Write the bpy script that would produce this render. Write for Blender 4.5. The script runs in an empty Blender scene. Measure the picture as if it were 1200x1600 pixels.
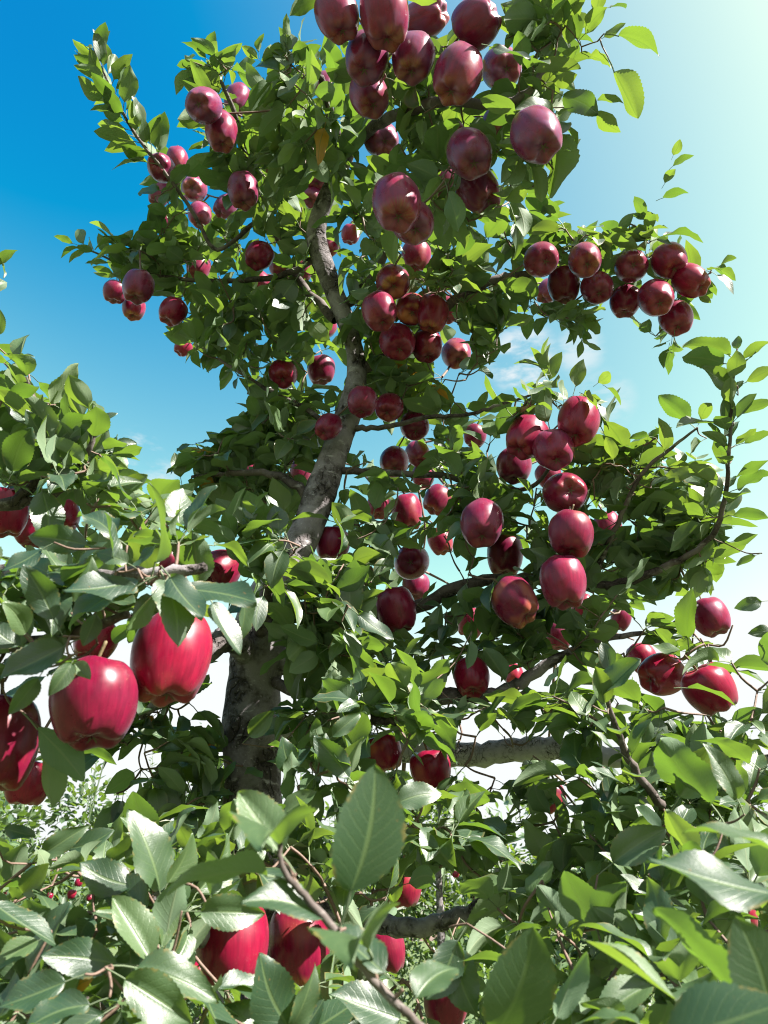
import bpy, math, random
import numpy as np
from mathutils import Vector, Matrix
from mathutils.bvhtree import BVHTree

random.seed(7)
RNG = np.random.default_rng(11)
SC = bpy.context.scene
COL = SC.collection

# ------------------------------------------------------------------ camera
PITCH = math.radians(30.0)
CAM = np.array([0.0, 0.0, 1.6])
FWD = np.array([0.0, math.cos(PITCH), math.sin(PITCH)])
UP = np.array([0.0, -math.sin(PITCH), math.cos(PITCH)])
RIGHT = np.array([1.0, 0.0, 0.0])
FPX = 1155.0
cam_data = bpy.data.cameras.new('camera')
cam_data.sensor_fit = 'VERTICAL'
cam_data.sensor_height = 36.0
cam_data.lens = 36.0 * FPX / 1600.0
cam_data.clip_start = 0.02
cam_data.clip_end = 2000.0
cam_data.dof.use_dof = True
cam_data.dof.focus_distance = 1.5
cam_data.dof.aperture_fstop = 11.0
cam = bpy.data.objects.new('camera', cam_data)
cam.location = CAM
cam.rotation_euler = (math.pi / 2 + PITCH, 0, 0)
COL.objects.link(cam)
SC.camera = cam

# ------------------------------------------------------------------ sky, sun, exposure
SUN = np.array([0.64, -0.33, 0.69]); SUN /= np.linalg.norm(SUN)
world = bpy.data.worlds.new('World'); SC.world = world
world.use_nodes = True
wn, wl = world.node_tree.nodes, world.node_tree.links
wn.clear()
w_out = wn.new('ShaderNodeOutputWorld'); w_bg = wn.new('ShaderNodeBackground')
sky = wn.new('ShaderNodeTexSky'); sky.sky_type = 'NISHITA'; sky.sun_disc = False
sky.sun_elevation = math.asin(SUN[2]); sky.sun_rotation = math.atan2(SUN[0], SUN[1])
sky.altitude = 0.0; sky.air_density = 1.0; sky.dust_density = 1.7; sky.ozone_density = 4.0
# the photograph's colour response to blue sky: a plain gain and offset per channel over the whole sky
gr = wn.new('ShaderNodeVectorMath'); gr.operation = 'MULTIPLY_ADD'
gr.inputs[1].default_value = (4.05, 3.0, 0.69); gr.inputs[2].default_value = (-2.64, -2.38, 0.54)
wl.new(sky.outputs[0], gr.inputs[0])
g0 = wn.new('ShaderNodeVectorMath'); g0.operation = 'MAXIMUM'; g0.inputs[1].default_value = (0.01, 0.01, 0.01); wl.new(gr.outputs[0], g0.inputs[0])
g1 = wn.new('ShaderNodeVectorMath'); g1.operation = 'MINIMUM'; g1.inputs[1].default_value = (2.92, 3.05, 3.05); wl.new(g0.outputs[0], g1.inputs[0])
# thin cloud wisps in the air, soft noise masks around their directions
tc = wn.new('ShaderNodeTexCoord')
def wmath(op, a, b=None, c=None):
    n = wn.new('ShaderNodeMath'); n.operation = op
    for i, v in enumerate((a, b, c)):
        if v is None: continue
        if isinstance(v, (int, float)): n.inputs[i].default_value = v
        else: wl.new(v, n.inputs[i])
    return n.outputs[0]
def pixdir(px, py):
    v = FWD + (px - 600) / FPX * RIGHT + (800 - py) / FPX * UP
    return v / np.linalg.norm(v)
mask = None
noise = wn.new('ShaderNodeTexNoise'); noise.inputs['Scale'].default_value = 16; noise.inputs['Detail'].default_value = 6
noise.inputs['Roughness'].default_value = 0.6
mp = wn.new('ShaderNodeMapping'); mp.inputs['Scale'].default_value = (0.8, 1.0, 2.6); mp.inputs['Rotation'].default_value = (0, 0.35, 0)
wl.new(tc.outputs['Generated'], mp.inputs[0]); wl.new(mp.outputs[0], noise.inputs['Vector'])
for (px, py, deg, k) in ((818, 562, 3.2, 1.0), (905, 548, 2.2, 0.6), (945, 625, 2.6, 0.5), (217, 706, 2.1, 0.9), (250, 735, 1.6, 0.6)):
    d = pixdir(px, py)
    dot = wn.new('ShaderNodeVectorMath'); dot.operation = 'DOT_PRODUCT'
    wl.new(tc.outputs['Generated'], dot.inputs[0]); dot.inputs[1].default_value = d
    mr = wn.new('ShaderNodeMapRange'); mr.interpolation_type = 'SMOOTHSTEP'
    mr.inputs['From Min'].default_value = math.cos(math.radians(deg)); mr.inputs['From Max'].default_value = 1.0
    mr.inputs['To Max'].default_value = k
    wl.new(dot.outputs['Value'], mr.inputs['Value'])
    mask = mr.outputs[0] if mask is None else wmath('MAXIMUM', mask, mr.outputs[0])
cl = wn.new('ShaderNodeMapRange'); cl.interpolation_type = 'SMOOTHSTEP'
cl.inputs['From Min'].default_value = 0.40; cl.inputs['From Max'].default_value = 0.62
wl.new(noise.outputs[0], cl.inputs['Value'])
cm = wmath('MULTIPLY', mask, cl.outputs[0])
mixc = wn.new('ShaderNodeMix'); mixc.data_type = 'RGBA'
wl.new(cm, mixc.inputs['Factor']); wl.new(g1.outputs[0], mixc.inputs['A'])
mixc.inputs['B'].default_value = (2.8, 2.9, 2.95, 1)
wl.new(mixc.outputs['Result'], w_bg.inputs['Color'])
w_bg.inputs['Strength'].default_value = 0.0725
wl.new(w_bg.outputs[0], w_out.inputs[0])

sun_data = bpy.data.lights.new('sun', 'SUN'); sun_data.energy = 5.0
sun_data.angle = math.radians(0.53); sun_data.color = (1.0, 0.95, 0.87)
sun = bpy.data.objects.new('sun', sun_data); COL.objects.link(sun)
sun.rotation_euler = Vector(SUN).to_track_quat('Z', 'Y').to_euler()
sun.location = (6, -2, 8)

vs = SC.view_settings
vs.view_transform = 'Standard'; vs.look = 'None'; vs.exposure = 2.2; vs.gamma = 1.0; vs.use_curve_mapping = False
SC.render.engine = 'CYCLES'
SC.cycles.use_denoising = True; SC.cycles.filter_width = 1.1
SC.cycles.max_bounces = 8; SC.cycles.diffuse_bounces = 4; SC.cycles.glossy_bounces = 3
SC.cycles.transmission_bounces = 6; SC.cycles.sample_clamp_indirect = 8.0

# ------------------------------------------------------------------ helpers
def at(px, py, d):
    return CAM + d * (FWD + (px - 600) / FPX * RIGHT + (800 - py) / FPX * UP)
def project(P):
    q = np.atleast_2d(P) - CAM
    d = q @ FWD
    dd = np.where(d > 1e-3, d, 1e-3)
    return 600 + FPX * (q @ RIGHT) / dd, 800 - FPX * (q @ UP) / dd, d
def nrm(v):
    return v / (np.linalg.norm(v) + 1e-12)
def empty(name, loc):
    o = bpy.data.objects.new(name, None); o.location = loc; o.empty_display_size = 0.1
    COL.objects.link(o); return o
def tag(o, label, cat, group=None, kind=None):
    o['label'] = label; o['category'] = cat
    if group: o['group'] = group
    if kind: o['kind'] = kind
def link(name, me, parent=None, mat=None):
    o = bpy.data.objects.new(name, me); COL.objects.link(o)
    if mat: me.materials.clear(); me.materials.append(mat)
    if parent:
        o.parent = parent
        o.matrix_parent_inverse = Matrix.Translation(-Vector(parent.location))
    return o
def mesh_np(name, V, F, uv=None, tint=None, smooth=True):
    """V (n,3), F (m,3) triangles, uv per vertex, tint per vertex."""
    V = np.asarray(V, np.float32); F = np.asarray(F, np.int32)
    me = bpy.data.meshes.new(name)
    me.vertices.add(len(V)); me.vertices.foreach_set('co', V.ravel())
    me.loops.add(F.size); me.loops.foreach_set('vertex_index', F.ravel())
    me.polygons.add(len(F)); me.polygons.foreach_set('loop_start', np.arange(0, F.size, 3, dtype=np.int32))
    if smooth: me.polygons.foreach_set('use_smooth', np.ones(len(F), bool))
    if uv is not None:
        l = me.uv_layers.new(name='UVMap'); l.data.foreach_set('uv', np.asarray(uv, np.float32)[F.ravel()].ravel())
    if tint is not None:
        a = me.attributes.new('tint', 'FLOAT', 'POINT'); a.data.foreach_set('value', np.asarray(tint, np.float32))
    me.update(calc_edges=True); me.validate()
    return me
def spline(P, n):
    """Catmull-Rom through rows of P (any width)."""
    P = np.asarray(P, float); Q = np.vstack([2 * P[0] - P[1], P, 2 * P[-1] - P[-2]])
    out = []
    for i in range(len(P) - 1):
        a, b, c, d = Q[i:i + 4]
        for t in np.linspace(0, 1, n, endpoint=False):
            out.append(.5 * ((2 * b) + (-a + c) * t + (2 * a - 5 * b + 4 * c - d) * t * t + (-a + 3 * b - 3 * c + d) * t ** 3))
    out.append(P[-1]); return np.array(out)
def tube(P, R, sides=8, bump=0.0, seed=0, cap=True):
    """Swept tube; P (n,3), R (n,). Returns V, F, uv."""
    P = np.asarray(P, float); n = len(P); rg = np.random.default_rng(seed)
    T = np.gradient(P, axis=0); T /= np.linalg.norm(T, axis=1)[:, None] + 1e-9
    a = nrm(np.cross(T[0], [0.31, 0.9, 0.2])); V = []; UV = []
    L = np.concatenate([[0], np.cumsum(np.linalg.norm(np.diff(P, axis=0), axis=1))])
    ph = np.linspace(0, 2 * np.pi, sides, endpoint=False)
    lo = rg.uniform(0, 6.28, 6)
    for i in range(n):
        a = nrm(a - T[i] * (a @ T[i])); b = np.cross(T[i], a)
        r = R[i] * (1 + bump * (.5 * np.sin(2 * ph + lo[0] + L[i] * 9) + .35 * np.sin(3 * ph + lo[1] - L[i] * 23) + .4 * math.sin(L[i] * 31 + lo[2]) + rg.normal(0, .35, sides)))
        V.append(P[i] + np.outer(np.cos(ph) * r, a) + np.outer(np.sin(ph) * r, b))
        UV.append(np.column_stack([ph / 6.283, np.full(sides, L[i])]))
    V = np.vstack(V); UV = np.vstack(UV); F = []
    for i in range(n - 1):
        for j in range(sides):
            k = (j + 1) % sides; A, B, C, D = i * sides + j, i * sides + k, (i + 1) * sides + k, (i + 1) * sides + j
            F += [(A, B, C), (A, C, D)]
    if cap:
        V = np.vstack([V, P[-1] + T[-1] * R[-1] * .6]); UV = np.vstack([UV, UV[-1]]); c = len(V) - 1; s = (n - 1) * sides
        F += [(s + j, s + (j + 1) % sides, c) for j in range(sides)]
    return V, np.array(F), UV

# ------------------------------------------------------------------ materials
def new_mat(name):
    m = bpy.data.materials.new(name); m.use_nodes = True
    m.node_tree.nodes.clear(); return m, m.node_tree.nodes, m.node_tree.links
class NT:
    def __init__(s, m): s.n, s.l = m.node_tree.nodes, m.node_tree.links
    def set(s, sock, v):
        if isinstance(v, bpy.types.NodeSocket): s.l.new(v, sock)
        else: sock.default_value = v
    def math(s, op, a, b=None, c=None, clamp=False):
        n = s.n.new('ShaderNodeMath'); n.operation = op; n.use_clamp = clamp
        for i, v in enumerate((a, b, c)):
            if v is not None: s.set(n.inputs[i], v)
        return n.outputs[0]
    def mix(s, f, a, b, mode='MIX'):
        n = s.n.new('ShaderNodeMix'); n.data_type = 'RGBA'; n.blend_type = mode
        s.set(n.inputs['Factor'], f); s.set(n.inputs['A'], a); s.set(n.inputs['B'], b); return n.outputs['Result']
    def ramp(s, v, lo, hi, t0=0.0, t1=1.0, smooth=True):
        n = s.n.new('ShaderNodeMapRange'); n.interpolation_type = 'SMOOTHSTEP' if smooth else 'LINEAR'
        s.set(n.inputs['Value'], v); s.set(n.inputs['From Min'], lo); s.set(n.inputs['From Max'], hi)
        s.set(n.inputs['To Min'], t0); s.set(n.inputs['To Max'], t1); return n.outputs[0]
    def noise(s, vec, scale, detail=3.0, rough=.5):
        n = s.n.new('ShaderNodeTexNoise'); s.set(n.inputs['Scale'], scale); n.inputs['Detail'].default_value = detail
        n.inputs['Roughness'].default_value = rough
        if vec is not None: s.l.new(vec, n.inputs['Vector'])
        return n.outputs['Fac']
    def mapping(s, vec, scale=(1, 1, 1), loc=(0, 0, 0)):
        n = s.n.new('ShaderNodeMapping'); s.set(n.inputs['Scale'], scale); s.set(n.inputs['Location'], loc); s.l.new(vec, n.inputs[0]); return n.outputs[0]
    def bump(s, h, strength, dist):
        n = s.n.new('ShaderNodeBump'); n.inputs['Strength'].default_value = strength; n.inputs['Distance'].default_value = dist
        s.l.new(h, n.inputs['Height']); return n.outputs[0]
    def coord(s, which):
        n = s.n.new('ShaderNodeTexCoord'); return n.outputs[which]

def leaf_material(name, tint_shift=0.0):
    m, n, l = new_mat(name); t = NT(m)
    uv = t.coord('UV'); sep = n.new('ShaderNodeSeparateXYZ'); l.new(uv, sep.inputs[0])
    u = sep.outputs[0]; v = t.math('MULTIPLY', t.math('SUBTRACT', sep.outputs[1], .5), 2.0); av = t.math('ABSOLUTE', v)
    mid = t.ramp(av, .03, .10, 1.0, 0.0)
    s = t.math('SUBTRACT', t.math('MULTIPLY', u, 8.5), t.math('MULTIPLY', av, 2.6))
    fr = t.math('ABSOLUTE', t.math('SUBTRACT', t.math('FRACT', s), .5))
    side = t.math('MULTIPLY', t.ramp(fr, .0, .11, 1.0, 0.0), t.ramp(av, .75, 1.0, 1.0, 0.0))
    vein = t.math('MAXIMUM', mid, t.math('MULTIPLY', side, .34))
    geo = n.new('ShaderNodeNewGeometry'); back = geo.outputs['Backfacing']
    at_ = n.new('ShaderNodeAttribute'); at_.attribute_name = 'tint'; tint = at_.outputs['Fac']
    nz = t.noise(t.coord('Object'), 60.0, 3.0); nz2 = t.noise(t.coord('Object'), 9.0, 2.0)
    var = t.math('ADD', t.math('MULTIPLY', t.math('POWER', tint, 1.5), .8), t.math('MULTIPLY', nz, .25), clamp=True)
    top = t.mix(var, (.008, .030, .018, 1), (.074, .122, .044, 1))
    und = t.mix(var, (.105, .160, .100, 1), (.165, .215, .125, 1))
    old = t.ramp(tint, .965, .98)                                   # a few autumn leaves
    top = t.mix(old, top, (.42, .20, .02, 1)); und = t.mix(old, und, (.40, .22, .05, 1))
    top = t.mix(t.math('MULTIPLY', vein, .55), top, (.11, .16, .06, 1))
    und = t.mix(t.math('MULTIPLY', vein, .45), und, (.22, .25, .15, 1))
    rust = t.math('MULTIPLY', t.ramp(t.noise(uv, 11.0, 3.0), .66, .72), t.ramp(nz2, .48, .60))
    top = t.mix(rust, top, (.16, .09, .03, 1))
    edge = t.math('MULTIPLY', t.ramp(av, .80, .98), t.ramp(nz2, .50, .62)); top = t.mix(t.math('MULTIPLY', edge, .6), top, (.17, .12, .03, 1))
    col = t.mix(back, top, und)
    p = n.new('ShaderNodeBsdfPrincipled'); l.new(col, p.inputs['Base Color'])
    l.new(t.math('ADD', .45, t.math('MULTIPLY', back, .20)), p.inputs['Roughness'])
    l.new(t.math('SUBTRACT', .85, t.math('MULTIPLY', back, .55)), p.inputs['Specular IOR Level'])
    h = t.math('SUBTRACT', t.math('MULTIPLY', t.math('SUBTRACT', 1.0, vein), 1.0), t.math('MULTIPLY', nz, .5))
    l.new(t.bump(h, .35, .0010), p.inputs['Normal'])
    tr = n.new('ShaderNodeBsdfTranslucent')
    tc_ = t.mix(var, (.125, .255, .020, 1), (.260, .375, .030, 1))
    tc_ = t.mix(old, tc_, (.55, .26, .02, 1)); tc_ = t.mix(t.math('MULTIPLY', vein, .5), tc_, (.12, .22, .02, 1))
    l.new(tc_, tr.inputs['Color'])
    mx = n.new('ShaderNodeMixShader'); mx.inputs[0].default_value = .28
    l.new(p.outputs[0], mx.inputs[1]); l.new(tr.outputs[0], mx.inputs[2])
    o = n.new('ShaderNodeOutputMaterial'); l.new(mx.outputs[0], o.inputs[0]); return m

def bark_material(name, base, dark, light, twig=False):
    m, n, l = new_mat(name); t = NT(m)
    ob = t.coord('Object')
    a = t.noise(ob, 14.0, 6.0, .65); b = t.noise(t.mapping(ob, (22, 22, 70)), 1.0, 4.0, .6); c = t.noise(ob, 180.0, 3.0)
    big = t.noise(ob, 5.0, 3.0)
    col = t.mix(t.ramp(a, .38, .62), dark, base)
    col = t.mix(t.math('MULTIPLY', t.ramp(b, .58, .70), .75), col, light)
    col = t.mix(t.math('MULTIPLY', t.ramp(big, .53, .60), .45), col, dark)
    v = n.new('ShaderNodeTexVoronoi'); v.feature = 'DISTANCE_TO_EDGE'; v.inputs['Scale'].default_value = 34.0 if not twig else 90.0
    wv = n.new('ShaderNodeVectorMath'); wv.operation = 'MULTIPLY_ADD'; nc = n.new('ShaderNodeTexNoise'); nc.inputs['Scale'].default_value = 16.0; nc.inputs['Detail'].default_value = 4.0
    l.new(ob, nc.inputs['Vector']); l.new(nc.outputs['Color'], wv.inputs[0]); wv.inputs[1].default_value = (.09, .09, .09); l.new(t.mapping(ob, (1, 1, .5)), wv.inputs[2])
    l.new(wv.outputs[0], v.inputs['Vector'])
    crack = t.math('MULTIPLY', t.ramp(v.outputs['Distance'], .0, .12, 1.0, 0.0), t.ramp(a, .38, .52, 1.0, 0.0))
    col = t.mix(crack, col, (.02, .016, .013, 1))
    col = t.mix(t.math('MULTIPLY', t.ramp(c, .62, .74), .5), col, light)
    p = n.new('ShaderNodeBsdfPrincipled'); l.new(col, p.inputs['Base Color']); p.inputs['Roughness'].default_value = .8
    p.inputs['Specular IOR Level'].default_value = .25
    h = t.math('ADD', t.math('MULTIPLY', a, .8), t.math('ADD', t.math('MULTIPLY', b, .35), t.math('MULTIPLY', c, .25)))
    h = t.math('SUBTRACT', h, t.math('MULTIPLY', crack, .8))
    l.new(t.bump(h, .9, .006 if not twig else .0015), p.inputs['Normal'])
    o = n.new('ShaderNodeOutputMaterial'); l.new(p.outputs[0], o.inputs[0]); return m

def apple_material():
    m, n, l = new_mat('apple_skin'); t = NT(m)
    ob = t.coord('Object'); sep = n.new('ShaderNodeSeparateXYZ'); l.new(ob, sep.inputs[0])
    x, y, z = sep.outputs
    oi = n.new('ShaderNodeObjectInfo'); rnd = oi.outputs['Random']
    ya = n.new('ShaderNodeAttribute'); ya.attribute_type = 'OBJECT'; ya.attribute_name = 'ripeness_yellow'
    ang = t.math('ARCTAN2', y, x)
    cs = n.new('ShaderNodeCombineXYZ')
    l.new(t.math('MULTIPLY', t.math('COSINE', ang), 7.0), cs.inputs[0]); l.new(t.math('MULTIPLY', t.math('SINE', ang), 7.0), cs.inputs[1])
    l.new(t.math('ADD', t.math('MULTIPLY', z, 14.0), t.math('MULTIPLY', rnd, 50.0)), cs.inputs[2])
    streak = t.noise(cs.outputs[0], 2.6, 4.0, .6)
    blot = t.noise(ob, 38.0, 3.0)
    off = t.math('MULTIPLY', rnd, 9.0)
    nv = t.noise(t.mapping(ob, (22, 22, 22)), 1.0, 2.0)
    deep = t.mix(rnd, (.060, .0010, .012, 1), (.095, .0010, .013, 1))
    red = t.mix(rnd, (.165, .003, .026, 1), (.250, .004, .028, 1))
    fine = t.noise(t.mapping(ob, (160, 160, 26)), 1.0, 3.0)
    col = t.mix(t.ramp(t.math('ADD', t.math('MULTIPLY', streak, .45), t.math('MULTIPLY', fine, .55)), .15, .85), deep, red)
    low = t.ramp(t.math('ADD', z, t.math('MULTIPLY', t.math('SUBTRACT', nv, .5), .03)), -.050, -.034, 1.0, 0.0)
    yel = t.mix(t.ramp(streak, .40, .62), (.50, .30, .05, 1), (.45, .10, .03, 1))
    col = t.mix(t.math('MULTIPLY', low, t.math('ADD', .10, ya.outputs['Fac']), clamp=True), col, yel)
    patch = t.math('MULTIPLY', t.ramp(nv, .50, .72), ya.outputs['Fac'])
    col = t.mix(patch, col, (.42, .12, .03, 1))
    vo = n.new('ShaderNodeTexVoronoi'); vo.inputs['Scale'].default_value = 260.0; l.new(ob, vo.inputs['Vector'])
    dots = t.math('MULTIPLY', t.ramp(vo.outputs['Distance'], .10, .20, 1.0, 0.0), t.math('MULTIPLY', .22, t.ramp(nv, .42, .66)))
    col = t.mix(dots, col, (.40, .17, .13, 1))
    ba = n.new('ShaderNodeAttribute'); ba.attribute_type = 'OBJECT'; ba.attribute_name = 'bloom_shade_tint'
    bloom_shade = t.ramp(blot, .38, .74)
    col = t.mix(t.math('MULTIPLY', t.math('ADD', .35, bloom_shade), ba.outputs['Fac']), col, (.105, .085, .25, 1))  # waxy bloom plus cool skylit shade, painted as violet into the skin colour
    p = n.new('ShaderNodeBsdfPrincipled'); l.new(col, p.inputs['Base Color'])
    l.new(t.math('ADD', .26, t.math('MULTIPLY', bloom_shade, .18)), p.inputs['Roughness'])
    p.inputs['Specular IOR Level'].default_value = .28
    p.inputs['Sheen Weight'].default_value = .05; p.inputs['Sheen Roughness'].default_value = .45
    p.inputs['Sheen Tint'].default_value = (.75, .72, 1.0, 1)
    p.inputs['Coat Weight'].default_value = .05; p.inputs['Coat Roughness'].default_value = .12
    l.new(t.bump(t.math('ADD', blot, t.math('MULTIPLY', dots, .4)), .12, .001), p.inputs['Normal'])
    o = n.new('ShaderNodeOutputMaterial'); l.new(p.outputs[0], o.inputs[0]); return m

def plain(name, rgb, rough=.8, scale=200.0, amt=.5):
    m, n, l = new_mat(name); t = NT(m)
    k = t.noise(t.coord('Object'), scale, 3.0)
    c2 = tuple(v * (1 - amt) for v in rgb) + (1,)
    p = n.new('ShaderNodeBsdfPrincipled'); l.new(t.mix(k, rgb + (1,), c2), p.inputs['Base Color']); p.inputs['Roughness'].default_value = rough
    l.new(t.bump(k, .5, .001), p.inputs['Normal'])
    o = n.new('ShaderNodeOutputMaterial'); l.new(p.outputs[0], o.inputs[0]); return m

M_LEAF = leaf_material('apple_leaf')
M_BARK = bark_material('trunk_bark', (.21, .19, .20, 1), (.055, .045, .043, 1), (.36, .34, .345, 1))
M_LIMB = bark_material('limb_bark', (.115, .095, .088, 1), (.045, .034, .030, 1), (.24, .22, .21, 1), True)
M_SMOOTH_SUN_TONE = bark_material('smooth_bark_sun_tone', (.33, .315, .325, 1), (.25, .235, .24, 1), (.40, .385, .39, 1), True)  # smooth grey bark, its colour lightened to stand in for sunlight
M_TWIG = plain('twig_bark', (.16, .10, .075), .7, 300)
M_APPLE = apple_material()
M_STEM = plain('apple_stem', (.14, .10, .04), .7, 400)
M_CALYX = plain('apple_calyx', (.10, .075, .04), .9, 500)

# ------------------------------------------------------------------ ground
def ground():
    m, n, l = new_mat('orchard_grass'); t = NT(m)
    ob = t.coord('Object')
    k = t.noise(ob, .6, 6.0, .6); k2 = t.noise(ob, 24.0, 4.0, .7)
    col = t.mix(k, (.045, .085, .018, 1), (.12, .15, .045, 1)); col = t.mix(t.math('MULTIPLY', k2, .6), col, (.03, .05, .012, 1))
    p = n.new('ShaderNodeBsdfPrincipled'); l.new(col, p.inputs['Base Color']); p.inputs['Roughness'].default_value = .95
    l.new(t.bump(k2, .8, .05), p.inputs['Normal'])
    o = n.new('ShaderNodeOutputMaterial'); l.new(p.outputs[0], o.inputs[0])
    g = 41; xs = np.sign(np.linspace(-1, 1, g)) * np.abs(np.linspace(-1, 1, g)) ** 2.2 * 700
    X, Y = np.meshgrid(xs, xs); R = np.hypot(X, Y)
    Z = .05 * np.sin(X * .9) * np.cos(Y * .7) * np.exp(-R / 60)
    V = np.column_stack([X.ravel(), Y.ravel(), Z.ravel()]); F = []
    for i in range(g - 1):
        for j in range(g - 1):
            a = i * g + j; F += [(a, a + 1, a + g + 1), (a, a + g + 1, a + g)]
    o = link('ground', mesh_np('ground', V, F), None, m); o['kind'] = 'structure'
    o['label'] = 'grassy orchard ground under the trees'; o['category'] = 'ground'
ground()

# ------------------------------------------------------------------ leaf shapes
def leaf_shape(seed, hi=False):
    r = np.random.default_rng(seed)
    nt, nc = (29, 7) if hi else (7, 5)
    W = r.uniform(.215, .30); fold = r.uniform(.12, .80); droop = r.uniform(-.12, .50); tw = r.uniform(-.75, .75)
    wav = r.uniform(.015, .065); wf = r.uniform(7, 13); wp = r.uniform(0, 6.28); side = r.uniform(-.10, .10)
    if seed == 100 + 26: W, fold, droop, tw, wav, side = .345, .14, .16, .12, .018, .04     # one broad flat blade
    ts = np.linspace(0, 1, nt); vs_ = np.linspace(-1, 1, nc)
    V = []; UV = []
    for i, t in enumerate(ts):
        w = W * max(math.sin(math.pi * t ** .86), 0.0) ** .68 * (1 - .25 * t ** 5) if 0 < t < 1 else (.012 if t == 0 else .001)
        if hi and 0 < i < nt - 1: w *= 1 + (.045 if i % 2 else -.02)
        cx = side * math.sin(math.pi * t); cz = -droop * t * t
        ang = tw * t
        for v in vs_:
            xx = v * w; zz = abs(v) * w * math.tan(fold) * (1 - .35 * abs(v)) + wav * math.sin(wf * t + wp + (1.3 if v > 0 else 0)) * v * v
            x2 = xx * math.cos(ang) - zz * math.sin(ang); z2 = xx * math.sin(ang) + zz * math.cos(ang)
            V.append((cx + x2, t * (1 - .12 * abs(droop) * t), cz + z2)); UV.append((t, v * .5 + .5))
    F = []
    for i in range(nt - 1):
        for j in range(nc - 1):
            a = i * nc + j; b, c, d = a + 1, a + nc + 1, a + nc
            if i == nt - 2 and not hi: F.append((a, b, c)); continue
            F += [(a, b, c), (a, c, d)]
    if not hi:                                       # the last row closes to the tip
        F = [f for f in F if max(f) < (nt - 1) * nc]
        tip = (nt - 1) * nc + nc // 2; s = (nt - 2) * nc
        F += [(s + j, s + j + 1, tip) for j in range(nc - 1)]
    # stalk
    n0 = len(V); k = 3; pr = .013
    for q, (yy, zz) in enumerate(((.02, .0), (-.14, .015), (-.30, .0))):
        for a in range(k):
            V.append((pr * math.cos(a * 2.094), yy, zz - .008 + pr * math.sin(a * 2.094))); UV.append((.02, .5))
    for q in range(2):
        for a in range(k):
            b = (a + 1) % k; A, B, C, D = n0 + q * k + a, n0 + q * k + b, n0 + (q + 1) * k + b, n0 + (q + 1) * k + a
            F += [(A, C, B), (A, D, C)]
    return np.array(V), np.array(F), np.array(UV)
NP = 28
PROTO = [leaf_shape(100 + i) for i in range(NP)]
PROTO_HI = [leaf_shape(100 + i, True) for i in range(NP)]
PT = RNG.uniform(0, .93, NP); PT[NP - 1] = 1.0        # the last one is an autumn leaf
ME_LO = []; ME_HI = []
for i in range(NP):
    for dst, pr in ((ME_LO, PROTO), (ME_HI, PROTO_HI)):
        me = mesh_np('leaf', pr[i][0], pr[i][1], pr[i][2], np.full(len(pr[i][0]), PT[i])); me.materials.append(M_LEAF); dst.append(me)

def frame(d, up):
    d = nrm(d); z = up - d * (up @ d)
    if np.linalg.norm(z) < 1e-4: z = np.array([.3, .2, .9]) - d * (np.array([.3, .2, .9]) @ d)
    z = nrm(z); x = np.cross(d, z); return np.column_stack([x, d, z])

def merge_leaves(items, tint=None):
    """items: (proto, pos, R, scale) -> one mesh."""
    V = []; F = []; UV = []; T = []; off = 0
    for (k, p, R, s) in items:
        v, f, uv = PROTO[k]
        V.append(v @ R.T * s + p); F.append(f + off); UV.append(uv); off += len(v)
        T.append(np.full(len(v), PT[k] if k == NP - 1 else RNG.uniform(0, .93)))
    return np.vstack(V), np.vstack(F), np.vstack(UV), np.concatenate(T)

# ------------------------------------------------------------------ far orchard rows
def far_crown(seed):
    r = np.random.default_rng(seed); items = []
    V0 = np.array([(0, 0, 0), (-.26, .35, .05), (.26, .35, .05), (-.22, .7, .02), (.22, .7, .02), (0, 1, -.08), (0, .45, -.03)])
    F0 = np.array([(0, 6, 1), (0, 2, 6), (1, 6, 3), (6, 2, 4), (3, 6, 5), (6, 4, 5)]); U0 = np.array([(0, .5), (.35, 0), (.35, 1), (.7, 0), (.7, 1), (1, .5), (.45, .5)])
    V = []; F = []; UV = []; T = []; off = 0
    lobes = [(r.normal(0, .5), r.normal(0, .5), r.uniform(.9, 2.7), r.uniform(.3, .6)) for _ in range(26)]
    for (x, y, z, rad) in lobes:
        f = 1 - .45 * (z - .9) / 1.8; x *= 1.5 * f; y *= 1.5 * f
        for _ in range(250):
            d = nrm(r.normal(0, 1, 3)); p = np.array([x, y, z]) + d * rad * r.uniform(.35, 1) * (.8, .8, .9)
            R = frame(nrm(d + r.normal(0, .6, 3)), np.array([0, 0, 1.]) + r.normal(0, .5, 3)); s = r.uniform(.07, .11)
            V.append(V0 @ R.T * s + p); F.append(F0 + off); UV.append(U0); T.append(np.full(7, r.uniform(.2, .93))); off += 7
    for _ in range(16):                              # upright new shoots over the crown
        x, y = r.normal(0, .55, 2); z0 = r.uniform(2.1, 2.8); hgt = r.uniform(.4, .9); lean = r.normal(0, .12, 2)
        sv_, sf_, su_ = tube(np.array([(x, y, z0 - .3), (x + lean[0] * .5, y + lean[1] * .5, z0 + hgt * .5), (x + lean[0], y + lean[1], z0 + hgt)]), [.006, .004, .002], 4)
        V.append(sv_); F.append(sf_ + off); UV.append(su_ * 0 + .5); T.append(np.full(len(sv_), .5)); off += len(sv_)
        for q in np.linspace(0, 1, 14):
            p = np.array([x + lean[0] * q, y + lean[1] * q, z0 + hgt * q]); a = q * 31
            R = frame(np.array([math.cos(a), math.sin(a), .7]), np.array([0, 0, 1.])); s = .075 * (1.1 - .5 * q)
            V.append(V0 @ R.T * s + p); F.append(F0 + off); UV.append(U0); T.append(np.full(7, r.uniform(.2, .93))); off += 7
    me = mesh_np('crown', np.vstack(V), np.vstack(F), np.vstack(UV), np.concatenate(T)); me.materials.append(M_LEAF); return me
CR = [far_crown(900 + i) for i in range(3)]
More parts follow.
